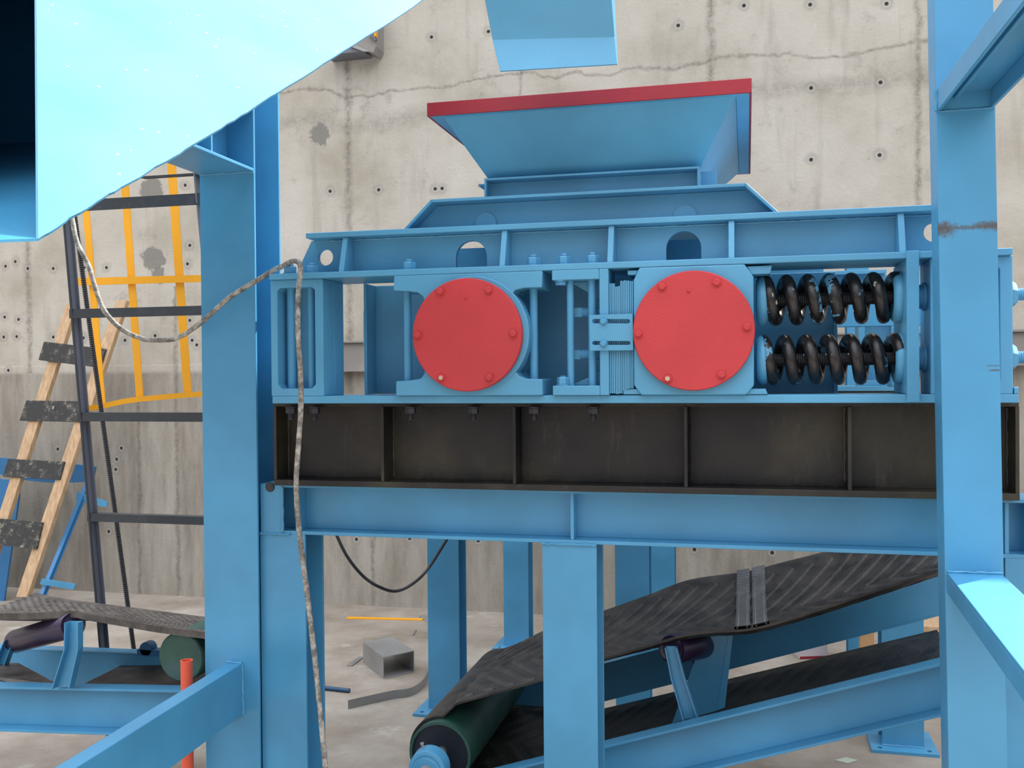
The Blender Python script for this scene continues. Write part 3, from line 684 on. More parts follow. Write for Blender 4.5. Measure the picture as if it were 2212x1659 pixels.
# collar : channel frame
mb = MB(); zk = kz+.001
mb.box(cx0, cx1, yc_, yc_+.075, cz1-.008, cz1); mb.box(cx0, cx1, yc_, yc_+.075, zk, zk+.008); mb.box(cx0+.008, cx1-.008, yc_+.06, yc_+.068, zk+.008, cz1-.008)
mb.box(cx0, cx0+.008, yc_, yc_+.06, zk+.008, cz1-.008); mb.box(cx1-.008, cx1, yc_, yc_+.06, zk+.008, cz1-.008)
mb.box(cx0+.003, cx0+.011, yc_+.075, yd_, zk, cz1); mb.box(cx1-.011, cx1-.003, yc_+.075, yd_, zk, cz1); mb.box(cx0-.05, cx0, yc_+.10, yd_, cz1-.008, cz1); mb.box(cx0, cx1, yd_-.01, yd_, zk, cz1)
mb.build('collar', 'machine', hp, .0015)
mb = MB(); mb.box(cx1, cx1+.055, yc_+.10, yc_+.112, zk, cz1); mb.build('gusset', 'machine', hp)

# ------------------------------------------------------------------ chutes
# big sheet upper left: bottom sheet of a discharge chute, tilted back
A = P(82, 514, 1.5); nS = Vector((.55, -.47, .66)).normalized()
ed = [(83, 515), (105, 503), (128, 488), (150, 471), (185, 452), (222, 427), (262, 404), (300, 383), (335, 360), (372, 341), (415, 313), (462, 286), (505, 259), (548, 233), (600, 198), (655, 165), (720, 124), (790, 80), (850, 43), (912, 0), (1010, -70)]
fine = []
for i in range(len(ed)-1):
    for k in range(3):
        t = k/3; fine.append((ed[i][0]*(1-t)+ed[i+1][0]*t+random.uniform(-.8, .8), ed[i][1]*(1-t)+ed[i+1][1]*t+random.uniform(-1.2, 1.2)))
fine.append(ed[-1])
ch = thing('discharge_chute', 'large sunlit blue sheet-metal chute with a ragged torch-cut edge in the upper left corner', 'chute', tuple(A))
pts = [PP(x, y, A, nS) for x, y in fine]+[PP(560, -160, A, nS), PP(77, -160, A, nS)]
SH = MB().prism(pts, -nS*.006)
M['speck'] = None
def sheet_mat():
    m, n, b = nt('blue_sheet_with_paint_spatter')
    c = ramp(n, noise(n, 3, 4), [(.35, (.065, .28, .46)), (.65, (.10, .34, .54))])
    v = n.nodes.new('ShaderNodeTexVoronoi'); v.inputs['Scale'].default_value = 26; co = n.nodes.new('ShaderNodeTexCoord'); n.links.new(co.outputs['Object'], v.inputs['Vector'])
    f = math_(n, 'MULTIPLY', ramp(n, v.outputs['Distance'], [(.06, 1), (.10, 0)]), ramp(n, noise(n, 6, 3), [(.5, 0), (.56, .8)]))
    c = mix(n, c, (.7, .8, .85), f); n.links.new(c, b.inputs['Base Color']); b.inputs['Roughness'].default_value = .46; b.inputs['Specular IOR Level'].default_value = .6
    bump(n, b, noise(n, 220, 3), .5, .001); return m
M['sheetspeck'] = sheet_mat()
SH.build('sheet', 'sheetspeck', ch)
# open box mouth of that chute, left of the fold: we look into its unlit inside
Fp = lambda x, y: PP(x, y, A, nS)
Yb_ = 3.0
f1_, f2_, f3_, f4_ = Fp(82, 515), Fp(-330, 529), Fp(-330, -90), Fp(77, -90)
b1_, b2_ = P(79, 306, Yb_), P(-330, 326, Yb_); b3_, b4_ = P(-330, -420, 3.5), P(76, -420, 3.5)
t4_, t3_ = Fp(74, -420), Fp(-330, -420)
MB().prism([f2_, f1_, b1_, b2_], (0, 0, -.005)).build('bottom_plate', 'sheet', ch)
MB().prism([b2_, b1_, b4_, b3_], (0, .005, 0)).build('rear_plate', 'sheet', ch)
MB().prism([f1_, f4_, t4_, b4_, b1_], (-.004, 0, 0)).build('side_plate', 'sheet', ch)
MB().prism([f2_, f3_, t3_, b3_, b2_], (-.004, 0, 0)).build('side_plate', 'sheet', ch)  # out-of-view left side, closes the box so its inside stays dark
MB().prism([t3_, t4_, b4_, b3_], (0, 0, .005)).build('added_shade_top', 'sheet', ch)  # unseen lid, added to keep sky light out of the box
MB().prism([f3_, f4_, t4_, t3_], -nS*.005).build('added_shade_front', 'sheet', ch)  # unseen plate above the mouth, added to darken the inside

# centre chute
YX = 3.0
cc = thing('chute_spout', 'blue chute spout hanging above the hopper with a sunlit right edge', 'chute', tuple(P(1200, 60, YX)))
yl = lambda x: 153-(x-1080)*.0593
f0 = [P(1080, 153.5, YX), P(1333, 138.5, YX)]
f1 = [P(1064, 86, YX+.02), P(1327, 80, YX+.02)]
bk = .12
f2 = [P(1036, -60, YX-.05), P(1316, -60, YX-.05)]
mb = MB()
mb.prism([f0[0], f0[1], f1[1], f1[0]], (0, .008, 0)); mb.prism([f1[0], f1[1], f2[1], f2[0]], (0, .008, 0)); mb.build('front_sheet', 'machine', cc)
def xr(p, k=.001): return Vector((p.x-k, p.y, p.z))
mb = MB(); side = [f0[1], f1[1], f2[1], f2[1]+Vector((.0, .11, 0)), f0[1]+Vector((.0, .015, .01))]
mb.prism(side, (-.006, 0, 0)); mb.build('side_sheet', 'sheet', cc)
mb = MB(); side = [f0[0], f1[0], f2[0], f2[0]+Vector((0, .11, 0)), f0[0]+Vector((.0, .015, .01))]
mb.prism(side, (.006, 0, 0)); mb.build('side_sheet', 'sheet', cc)

# platform corner peeking out behind the chute
pf = thing('walkway_platform', 'small grey walkway corner with a yellow rail behind the ragged chute edge', 'platform', tuple(P(780, 90, 7.9)))
MB().prism(PXs([(700, 119), (705, 90), (756, 100), (785, 111), (731, 116)], 7.9), (0, .2, 0)).build('underside', 'grey', pf)
MB().prism(PXs([(756, 100), (764, 95), (800, 111), (785, 111)], 7.88), (0, .02, 0)).build('edge_angle', 'steel', pf)
MB().prism(PXs([(764, 96), (700, 20), (812, 20), (812, 100), (806, 114)], 7.91), (0, .19, 0)).build('side_plate', 'band', pf)
MB().prism(PXs([(796, 75), (802, 70), (813, 84), (810, 88)], 7.88), (0, .03, 0)).build('edge_angle', 'grey', pf)
MB().prism(PXs([(807, 40), (813, 40), (811, 78), (808, 78)], 7.86), (0, .05, 0)).build('rail_post', 'yellow', pf)

# ------------------------------------------------------------------ ladder with cage
def LY(py): return 4.35*(1+ (py-440)*.0000655)
ld = thing('cage_ladder', 'grey steel ladder with a yellow safety cage behind the left column', 'ladder', tuple(floor_pt(216, 1470, .0)))
def lp(px, py, extra=0): return P(px, py, LY(py)+extra)
def strip(mb, a, b, wpx, t, extra=0):   # flat bar between two pixels, given width in pixels
    (x0, y0), (x1, y1) = a, b
    p = [lp(x0, y0, extra), lp(x0+wpx, y0, extra), lp(x1+wpx, y1, extra), lp(x1, y1, extra)]
    mb.prism(p, (0, t, 0))
mb = MB(); strip(mb, (125, 360), (234, 1640), 4, .006); mb.build('stringer', 'charcoal', ld, .001); mb = MB(); strip(mb, (125, 360), (234, 1640), 4, .047, .0065); mb.build('stringer', 'grey', ld)
mb = MB(); strip(mb, (129, 360), (239, 1640), 17, .006, .05); mb.build('stringer', 'grey', ld, .001)
mb = MB(); strip(mb, (416, 360), (538, 1640), 3, .055); strip(mb, (419, 360), (540, 1640), 17, .006, .05); mb.build('stringer', 'grey', ld, .001)
for (xl_, yt, ym, yb_) in ((300, 376, 381, 386), (150, 426, 433, 458), (149, 662, 668, 688), (168, 886, 891, 910), (188, 1101, 1109, 1126), (212, 1325, 1332, 1345)):
    xr_ = 450 if yt < 700 else 470
    a_ = lp(xl_, ym); b_ = lp(xr_, ym); hh = lp(xl_, ym).z-lp(xl_, yb_).z
    mb = MB(); mb.box(a_.x, b_.x, a_.y, a_.y+.05, a_.z-.005, a_.z); mb.box(a_.x, b_.x, a_.y, a_.y+.005, a_.z-hh, a_.z-.005)
    mb.build('rung', 'charcoal', ld, .001)
# cage
def cg(px, py): return P(px, py, 4.95)
for (xa_, ya_, xb__, yb__, w__) in ((172, 380, 216, 882, 14), (257, 340, 295, 862, 16), (359, 330, 397, 848, 18)):
    mb = MB(); mb.prism([cg(xa_, ya_), cg(xa_+w__, ya_), cg(xb__+w__-2, yb__), cg(xb__-1, yb__)], (0, .006, 0)); mb.build('cage_bar', 'yellow', ld)
mb = MB(); mb.prism([P(158, 601, 4.93), P(470, 593, 4.93), P(470, 608, 4.93), P(158, 617, 4.93)], (0, .006, 0)); mb.build('cage_hoop', 'yellow', ld)
hoop = catmull([P(188, 876, 4.75), P(215, 873, 4.88), P(270, 861, 4.93), (P(340, 853, 4.93)), P(440, 845, 4.93), P(520, 838, 4.93)], 6)
mb = MB()
for i in range(len(hoop)-1):
    a_, b_ = hoop[i], hoop[i+1]; k = Vector((0, .005, 0)); hgt = Vector((0, 0, -.030))
    mb.add([a_, b_, b_+hgt, a_+hgt, a_+k, b_+k, b_+hgt+k, a_+hgt+k], [(0,1,2,3),(7,6,5,4),(0,4,5,1),(3,2,6,7),(1,5,6,2),(0,3,7,4)])
mb.build('cage_hoop', 'yellow', ld)
# rebar
a_, b_ = P(155, 420, 4.55), P(316, 1600, 4.9); b_ = a_+(b_-a_)*1.0
L = (b_-a_).length; prof = []; k = int(L/.012)
for i in range(k): prof += [(L*i/k, .011), (L*(i+.35)/k, .0135), (L*(i+.6)/k, .0135), (L*(i+.8)/k, .011)]
prof.append((L, .011)); tag(MB().lathe(a_, b_-a_, prof, 12).build('reinforcing_bar', 'darkbolt', origin=b_), 'long dark ribbed reinforcing bar leaning behind the grey ladder', 'rod')

# hose
hpts = [(150, 440, 3.5), (157, 478, 3.48), (167, 525, 3.46), (192, 575, 3.44), (207, 625, 3.42), (226, 672, 3.40), (262, 710, 3.39), (305, 731, 3.38), (345, 735, 3.37), (385, 729, 3.365), (430, 700, 3.36), (470, 665, 3.36), (505, 636, 3.37), (560, 603, 3.39), (592, 584, 3.385), (614, 573, 3.35), (633, 564, 3.31), (646, 568, 3.28), (649, 585, 3.26), (644, 640, 3.24), (644, 720, 3.25), (649, 800, 3.25), (650, 880, 3.25), (645, 960, 3.25), (640, 1040, 3.26), (643, 1110, 3.27), (650, 1180, 3.28), (662, 1270, 3.28), (674, 1370, 3.28), (683, 1450, 3.28), (693, 1550, 3.28), (704, 1670, 3.28), (712, 1780, 3.28)]
hp_ = [P(*q) for q in hpts]; hp_.append(Vector((hp_[-1].x+.02, 3.26, .06))); hp_.append(Vector((hp_[-1].x+.10, 3.15, .012))); hp_.append(Vector((hp_[-1].x+.4, 3.0, .012)))
hv = catmull(hp_, 8); tag(MB().tube(hv, .0098, 10, .06).build('hose', 'cable', smooth=True, origin=hp_[-1]), 'dusty grey hose drooping past the left column and hanging down over the crusher end', 'hose')
# rear black cable
ca = catmull([P(705, 1100, 5.0), P(728, 1158, 5.0), P(752, 1205, 5.0), P(785, 1245, 5.05), P(820, 1268, 5.1), P(855, 1277, 5.2), P(890, 1262, 5.3), P(925, 1228, 5.45), P(975, 1150, 5.5)], 8)
tag(MB().tube(ca, .009, 8).build('power_cable', 'darkbolt', smooth=True, origin=ca[0]), 'thin black cable sagging in a loop below the blue beam', 'cable')

# ------------------------------------------------------------------ timber ladder and blue scrap at far left
def WY(py): return 7.75-(py-640)*.0011
tl = thing('timber_ladder', 'rough pine ladder with black plywood steps leaning on the wall at far left', 'ladder', tuple(P(40, 1340, WY(1340))))
def rail(pl, w_, nm, mt='wood', t=.05, ex=0):
    q = [P(x, y, WY(y)+ex) for x, y in pl]; r_ = [P(x+w_, y, WY(y)+ex) for x, y in reversed(pl)]
    # planar quad strip with thickness
    p0, p1, p2, p3 = q[0], r_[-1], r_[0], q[-1]
    mb = MB(); n_ = (p1-p0).cross(p3-p0).normalized(); n_ = n_ if n_.y > 0 else -n_
    mb.prism([p0, p1, p2, p3], n_*t); return mb.build(nm, mt, tl, .003)
rail([(143, 655), (-60, 1290)], 22, 'rail'); rail([(250, 648), (34, 1290)], 24, 'rail')
for q in ([(98, 739), (231, 755), (208, 793), (86, 778)], [(60, 866), (190, 868), (168, 912), (45, 909)], [(20, 992), (142, 998), (127, 1038), (9, 1030)], [(-28, 1118), (95, 1129), (82, 1182), (-42, 1174)]):
    p = [P(x, y, WY(y)-.01) for x, y in q]; n_ = (p[1]-p[0]).cross(p[3]-p[0]).normalized(); n_ = n_ if n_.y < 0 else -n_
    p[2] = p[1]+(p[3]-p[0]); MB().prism(p, n_*.018).build('step', 'plank', tl)
bt = thing('bent_trough', 'dark blue bent sheet trough standing behind the pine ladder', 'trough', tuple(P(20, 1310, 7.3)))
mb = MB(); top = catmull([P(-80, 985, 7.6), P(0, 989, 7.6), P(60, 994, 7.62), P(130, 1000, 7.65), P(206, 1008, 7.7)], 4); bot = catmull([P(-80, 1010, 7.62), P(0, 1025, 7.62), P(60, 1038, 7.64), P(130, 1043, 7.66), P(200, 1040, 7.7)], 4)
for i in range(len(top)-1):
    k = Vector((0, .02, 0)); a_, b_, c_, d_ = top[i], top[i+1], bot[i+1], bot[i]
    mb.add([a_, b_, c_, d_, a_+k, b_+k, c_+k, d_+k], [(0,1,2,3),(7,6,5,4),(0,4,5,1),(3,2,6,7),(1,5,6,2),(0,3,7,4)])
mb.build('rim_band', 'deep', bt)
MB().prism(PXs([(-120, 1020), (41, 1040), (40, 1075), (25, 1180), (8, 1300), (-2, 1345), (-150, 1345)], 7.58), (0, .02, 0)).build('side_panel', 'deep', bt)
bs = thing('bar_bracket', 'slim blue angle bar with two flat tabs leaning against the wall', 'bracket', tuple(P(72, 1310, 7.0)))
def thin(pl, Y0_, Y1_, w_, nm, t=.02):
    (x0, y0), (x1, y1) = pl; mb = MB(); a0, a1 = P(x0, y0, Y0_), P(x0+w_, y0, Y0_); b1, b0 = P(x1+w_, y1, Y1_), P(x1, y1, Y1_)
    mb.prism([a0, a1, b1, b0], (0, t, 0)); mb.build(nm, 'deep', bs)
thin(((188, 1030), (70, 1320)), 7.6, 6.9, 8, 'angle_bar'); thin(((198, 1030), (80, 1320)), 7.63, 6.93, 5, 'angle_bar', .01)
for q, yy in (([(166, 1062), (232, 1084), (229, 1096), (164, 1080)], 7.5), ([(90, 1250), (163, 1262), (158, 1274), (86, 1262)], 7.0), ([(190, 1030), (204, 1034), (200, 1044), (188, 1040)], 7.58)):
    MB().prism(PXs(q, yy), (0, .012, 0)).build('tab', 'blue', bs)

# ------------------------------------------------------------------ conveyors
def interp(poly, x):
    if x <= poly[0][0]:
        (x0, y0), (x1, y1) = poly[0], poly[1]
    elif x >= poly[-1][0]:
        (x0, y0), (x1, y1) = poly[-2], poly[-1]
    else:
        for i in range(len(poly)-1):
            if poly[i][0] <= x <= poly[i+1][0]: (x0, y0), (x1, y1) = poly[i], poly[i+1]; break
    return y0+(y1-y0)*(x-x0)/(x1-x0)
def smooth_poly(pl):
    c = catmull([(x, y, 0) for x, y in pl], 6); return [(p.x, p.y) for p in c]
def belt_mesh(near, far, sag, ridge, nx=420, ny=56, t=.011, xs=None, chev=.075, vdir=1):
    """near/far: lists of world points (x,z) at Y values; returns MB of a chevron belt"""
    (ny_, nlist), (fy_, flist) = near, far
    x0, x1 = xs; mb = MB(); vs = []; 
    for i in range(nx+1):
        s = i/nx; x = x0+(x1-x0)*s; zn = interp(nlist, x); zf = interp(flist, x); sg = interp(sag, x)
        for j in range(ny+1):
            v = j/ny; z = zn*(1-v)+zf*v - sg*(1-(2*v-1)**2)**.9
            u = x*1.03; c = abs(v-.5)*2
            ph = (u*vdir - c*.32)/chev; fr = ph-math.floor(ph)
            rg = ridge*max(0, min(1, 3.2*(1-abs(fr-.25)/.25)))*max(0, min(1, (.88-c)/.02))
            vs.append((x, ny_+(fy_-ny_)*v, z+rg))
    N = len(vs); vs += [(x_, y_, z_-t) for (x_, y_, z_) in vs]; W = ny+1; fs = []
    for i in range(nx):
        for j in range(ny):
            a_ = i*W+j; fs.append((a_, a_+1, a_+W+1, a_+W)); fs.append((N+a_, N+a_+W, N+a_+W+1, N+a_+1))
    for i in range(nx):
        a_ = i*W; fs.append((a_, a_+W, N+a_+W, N+a_)); a_ = i*W+ny; fs.append((a_, N+a_, N+a_+W, a_+W))
    for j in range(ny):
        fs.append((j, N+j, N+j+1, j+1)); a_ = nx*W+j; fs.append((a_, a_+1, N+a_+1, N+a_))
    return mb.add(vs, fs)
YN = 3.9; YF = 5.05
cv = thing('belt_conveyor', 'inclined conveyor with black chevron belt rising to the right beneath the crusher', 'conveyor', (P(1500, 1500, YN).x, YN, 0))
# side channels
def chan(pt, pb_, Y, side, hgt, x0, x1, nm, par, mat='blue', depth=.075):
    # straight inclined channel: traced top line, constant height
    a_, b_ = P(pt[0][0], pt[0][1], Y), P(pt[1][0], pt[1][1], Y); m_ = (b_.z-a_.z)/(b_.x-a_.x)
    za, zb = a_.z+m_*(x0-a_.x), a_.z+m_*(x1-a_.x); mb = MB(); tf = .01
    def bar(y0, y1, d0, d1):
        mb.prism([(x0, y0, za-d0), (x1, y0, zb-d0), (x1, y0, zb-d1), (x0, y0, za-d1)], (0, y1-y0, 0))
    if side < 0: ya, yb_, yw0, yw1 = Y, Y+depth, Y+depth-.008, Y+depth
    else: ya, yb_, yw0, yw1 = Y, Y+depth, Y, Y+.008
    bar(ya, yb_, 0, tf); bar(ya, yb_, hgt-tf, hgt); bar(yw0, yw1, tf, hgt-tf)
    mb.build(nm, mat, par, .0015); return lambda x: a_.z+m_*(x-a_.x)
hN = P(1700, 1512, YN).z-P(1700, 1623, YN).z
xN0 = P(985, 1690, YN).x; xN1 = P(2330, 1350, YN).x
topN = chan(((1307, 1612), (2035, 1433)), None, YN, -1, hN, xN0+.08, xN1, 'side_channel', cv)
xF0 = P(1100, 1490, YF).x
topF = chan(((1310, 1432), (2035, 1240)), None, YF, 1, hN, xF0-.05, xN1, 'side_channel', cv, 'blue')
# drum
dc = P(950, 1629, YN+.02); dr = .137
y_d0, y_d1 = YN+.05, YF-.06
dc = P(950, 1629, y_d0)
mb = MB(); mb.lathe((dc.x, y_d0, dc.z), (0, 1, 0), [(0, dr), (y_d1-y_d0, dr)], 72, caps=False); mb.lathe((dc.x, y_d0, dc.z), (0, 1, 0), [(0, dr), (0.0, dr-.012), (.03, dr-.012), (.031, .03)], 72, caps=False)
mb.lathe((dc.x, y_d1-.03, dc.z), (0, 1, 0), [(0, .03), (0, dr)], 72, caps=False)
dm = mb.build('tail_drum', 'drum', cv, smooth=True)
MB().lathe((dc.x, y_d0+.022, dc.z), (0, 1, 0), [(0, .03), (0, dr-.013), (.008, dr-.013)], 64).build('end_disc', 'enddisc', dm)
MB().cyl((dc.x, y_d0-.22, dc.z), (dc.x, y_d1+.05, dc.z), .025, 24).build('shaft', 'steel', dm, smooth=True)
bc = P(930, 1654, YN-.14); 
bc = Vector((dc.x, YN-.13, dc.z))
mb = MB(); mb.lathe(bc, (0, 1, 0), [(0, .022), (0, .048), (.004, .050), (.004, .060), (.0, .062), (.004, .078), (.07, .082), (.075, .06)], 48)
mb.box(bc.x-.11, bc.x+.16, bc.y+.012, bc.y+.065, bc.z-.09, bc.z-.06); mb.build('bearing_block', 'blue', cv, .002, True)
mb = MB(); hexnut(mb, (bc.x+.125, bc.y+.04, bc.z-.06), (0, 0, 1), .016, .016, .02); mb.build('bearing_bolt', 'steel', cv)
mb = MB(); mb.lathe((bc.x-.03, bc.y+.05, bc.z+.075), (-.3, 0, 1), [(0, .006), (.012, .006), (.014, .009), (.02, .008)], 8); mb.build('grease_nipple', 'steel', cv)
# belt: carrying run
nearp = smooth_poly([(885, 1600), (905, 1566), (933, 1541), (985, 1519), (1050, 1500), (1110, 1484), (1172, 1466), (1240, 1442), (1307, 1420), (1400, 1393), (1470, 1372), (1530, 1363), (1620, 1357), (1700, 1337), (1760, 1318), (1860, 1285), (1950, 1255), (2036, 1226), (2130, 1190)])
farp = smooth_poly([(1010, 1508), (1025, 1478), (1045, 1440), (1062, 1410), (1085, 1395), (1172, 1363), (1240, 1340), (1307, 1318), (1400, 1285), (1490, 1252), (1613, 1234), (1700, 1212), (1760, 1197), (1860, 1170), (1950, 1145), (2050, 1115), (2150, 1085)])
yn_, yf_ = YN+.09, YF-.0
ytop = lambda pl, Y: [(P(x, y, Y).x, P(x, y, Y).z) for x, y in pl]
nl = ytop(nearp, yn_); fl = ytop(farp, yf_)
zd = dc.z+dr+.012; xd = dc.x
# keep both edges tangent to the drum at its top
nl = [(x, z) for x, z in nl if x > xd+.06]; fl = [(x, z) for x, z in fl if x > xd+.22]
nl = [(xd, zd), ]+nl; fl = [(xd, zd+.0), (xd+.08, zd+.03)]+fl
xB1 = P(2120, 1200, yn_).x
sagp = [(xd, 0), (xd+.12, .0), (xd+.5, .055), (xd+.9, .10), (xd+1.6, .11), (xB1, .10)]
bl_ = belt_mesh((yn_, nl), (yf_, fl), sagp, .010, 1300, 100, .010, (xd, xB1), chev=.095, vdir=1).build('carrying_belt', 'belt', cv)
# wrap round the drum
mb = MB(); N = 26; vs = []
for i in range(N+1):
    th = math.radians(90+180*i/N); ph = i*.42/.062*.05
    for y in (yn_, yf_):
        for rr in (dr+.002, dr+.013): vs.append((dc.x+rr*math.cos(th), y, dc.z+rr*math.sin(th)))
fs = []
for i in range(N):
    k = i*4; fs += [(k+1, k+5, k+7, k+3), (k, k+2, k+6, k+4), (k, k+4, k+5, k+1), (k+2, k+3, k+7, k+6)]
mb.add(vs, fs).build('belt_wrap', 'belt', bl_, smooth=True)
# return run
xr1 = P(2150, 1400, YN).x; zr_a = dc.z-dr-.012
m_ = (topN(xr1)-topN(xN0))/(xr1-xN0)
zend = topN(xr1)-hN-.02
mb = belt_mesh((yn_, [(xd, zr_a), (xd+.5, zr_a+.0), (xr1, zend)]), (yf_, [(xd, zr_a), (xd+.5, zr_a+.0), (xr1, zend)]), [(xd, 0), (xr1, 0)], .0025, 300, 40, .010, (xd, xr1), chev=.10)
mb.build('return_belt', 'belt', cv)
# splice band
def belt_pt(x, v, up_=.0):
    zn, zf, sg = interp(nl, x), interp(fl, x), interp(sagp, x)
    return Vector((x, yn_+(yf_-yn_)*v, zn*(1-v)+zf*v-sg*(1-(2*v-1)**2)**.9+up_))
xs0, xs1 = P(1586, 1360, yn_).x, P(1662, 1350, yn_).x
for (a_, b_) in ((xs0, (xs0+xs1)/2-.006), ((xs0+xs1)/2+.006, xs1)):
    mb = MB(); vs = []; R_ = 40
    for j in range(R_+1):
        for x in (a_, b_):
            for u_ in (.0, .0125): vs.append(belt_pt(x, j/R_, u_))
    fs = []
    for j in range(R_):
        k = j*4; fs += [(k+1, k+5, k+7, k+3), (k, k+4, k+5, k+1), (k+2, k+3, k+7, k+6)]
    o = mb.add(vs, fs).build('splice_plate', 'splice', bl_, smooth=False)
    mb = MB()
    for x in (a_+.012, b_-.012):
        for j in range(1, 46):
            q = belt_pt(x, j/46, .013); mb.box(q.x-.003, q.x+.003, q.y-.006, q.y+.006, q.z-.001, q.z+.002)
    mb.build('rivets', 'steel', o)
# idler: roller, brackets, cross plate
def idler(par, p0, p1, r, arm, armw, plate=None):
    ax = (p1-p0); mb = MB(); L = ax.length
    mb.lathe(p0, ax, [(0, r*.55), (.0, r*.80), (-.006, r*.93), (.0, r), (L, r), (L+.004, r*.9), (L, r*.5)], 40); ro = mb.build('roller', 'purple', par, smooth=True)
    mb = MB(); mb.cyl(p0-ax.normalized()*.04, p1+ax.normalized()*.04, .010, 12); mb.build('axle', 'darkbolt', ro)
    return ro
p0, p1 = P(1452, 1402, 4.08), P(1515, 1393, 4.42); idler(cv, p0, p1, .060, None, None)
def bracket(par, pl, wl, Y, lip=.03):
    mb = MB(); n_ = len(pl)
    for i in range(n_-1):
        a_, b_ = P(*pl[i], Y), P(*pl[i+1], Y); w0, w1 = wl[i], wl[i+1]
        a2, b2 = P(pl[i][0]+w0, pl[i][1], Y), P(pl[i+1][0]+w1, pl[i+1][1], Y)
        mb.prism([a_, a2, b2, b_], (0, .005, 0))
        for s0, s1, dx_ in ((a_, b_, .005), (a2, b2, -.005)):
            mb.prism([s0, s0+Vector((dx_, 0, 0)), s1+Vector((dx_, 0, 0)), s1], (0, -lip, 0))
    return mb.build('idler_bracket', 'blue', par)
bracket(cv, [(1437, 1396), (1450, 1462), (1476, 1552)], [26, 30, 34], 4.02)
p0, p1 = P(1522, 1388, 4.75), P(1500, 1380, 5.0)
mb = MB(); mb.lathe(P(1505, 1395, 4.5), (P(1530, 1402, 4.9)-P(1505, 1395, 4.5)), [(0, .055), (.36, .055)], 32); mb.build('roller', 'purple', cv, smooth=True)
bracket(cv, [(1493, 1418), (1500, 1460)], [34, 36], 4.55)
MB().prism(PXs([(1523, 1366), (1575, 1364), (1549, 1535), (1452, 1562)], 4.4), (0, .008, 0)).build('cross_plate', 'blue', cv)
MB().prism(PXs([(1575, 1364), (1583, 1372), (1566, 1528), (1549, 1535)], 4.395), (0, .06, 0)).build('cross_plate_lip', 'blue', cv)

# left conveyor
YN2 = 3.75; YF2 = 4.35
lv = thing('belt_conveyor', 'low conveyor at lower left with a dusty worn belt and dark purple roller', 'conveyor', (P(100, 1500, YN2).x, YN2, 0))
xa_, xb__ = P(-260, 1480, YN2).x, P(470, 1495, YN2).x
h2_ = P(200, 1489, YN2).z-P(200, 1588, YN2).z
tn = chan(((0, 1484), (390, 1492)), None, YN2, -1, h2_, xa_, xb__, 'side_channel', lv)
tf_ = chan(((60, 1402), (310, 1412)), None, YF2, 1, h2_, P(-260, 1400, YF2).x, P(520, 1418, YF2).x, 'side_channel', lv, 'blue')
dc2 = P(390, 1420, YN2+.08); r2 = .110
mb = MB(); mb.lathe(dc2, (0, 1, 0), [(0, .03), (0, r2-.006), (.006, r2), (.46, r2), (.462, .03)], 64); mb.build('drum', 'drum', lv, smooth=True)
nr = smooth_poly([(-120, 1322), (0, 1325), (70, 1324), (155, 1320), (185, 1325), (260, 1338), (340, 1352), (440, 1365), (520, 1376)])
fr_ = smooth_poly([(-120, 1262), (0, 1268), (60, 1276), (130, 1292), (220, 1304), (300, 1314), (440, 1332), (540, 1345)])
ynb, yfb = YN2+.05, YF2+.05
nl2, fl2 = ytop(nr, ynb), ytop(fr_, yfb)
mb = belt_mesh((ynb, nl2), (yfb, fl2), [(nl2[0][0], .03), (nl2[-1][0], .01)], .004, 300, 40, .03, (nl2[0][0], P(470, 1370, ynb).x), chev=.05, vdir=-1); mb.build('carrying_belt', 'beltg', lv)
mb = MB(); zz = tn(P(200, 1489, YN2).x)-h2_*.2
mb.prism([(P(160, 1480, 4.0).x, YN2+.08, zz-.06), (xb__, YN2+.08, zz-.02), (xb__, YF2, zz+.02), (P(160, 1480, 4.0).x, YF2, zz-.05)], (0, 0, -.01)); mb.build('return_belt', 'beltg', lv)
mb = MB(); mb.prism([P(-30, 1460, 3.9), P(0, 1430, 4.2), P(40, 1432, 4.2), P(125, 1478, 3.85), P(60, 1486, 3.85)], (0, 0, -.006)); mb.build('guide_sheet', 'beltg', lv)
idler(lv, P(157, 1350, 3.80), P(35, 1385, 4.2), .058, None, None)
bracket(lv, [(149, 1342), (147, 1400), (121, 1484)], [29, 31, 38], 3.74, .03)
bracket(lv, [(18, 1380), (-8, 1440)], [20, 24], 4.15)
mb = MB(); q = P(318, 1408, YF2-.02); mb.box(q.x-.06, q.x+.08, q.y, q.y+.05, q.z-.02, q.z+.01); hexnut(mb, (q.x, q.y+.02, q.z+.01), (0, 0, 1), .014, .018, .01); mb.lathe(q+Vector((-.01, 0, .012)), (0, 1, 0), [(0, .035), (.05, .035)], 20); mb.build('drum_bearing', 'deep', lv, .002)
for px_, y in ((-60, YN2), (-60, YF2), (455, YN2), (480, YF2)):
    x = P(px_, 1600, y).x; zb = tn(x)-h2_ if y == YN2 else tf_(x)-h2_
    MB().box(x-.03, x+.03, y+.01, y+.07, 0, zb+.003).build('leg', 'blue', lv, .002)
for px_, y in ((2250, YN), (2200, YF)):
    x = P(px_, 1500, y).x; zb = (topN if y == YN else topF)(x)-hN
    MB().box(x-.03, x+.03, y+.01, y+.07, 0, zb+.003).build('leg', 'blue', cv, .002)
x = bc.x; MB().box(bc.x-.05, bc.x+.05, bc.y+.02, bc.y+.06, 0, bc.z-.0895).build('leg', 'blue', cv, .002)

# orange pipe
q = P(403, 1426, 3.35); tag(MB().lathe((q.x, 3.35, 0), (0, 0, 1), [(0, .0225), (q.z-.01, .0225), (q.z, .0235), (q.z, .019), (q.z-.05, .018)], 24, caps=False).build('pipe', 'orange', smooth=True, origin=(q.x, 3.35, 0)), 'upright orange pipe behind the left blue arm, beside the conveyor', 'pipe')

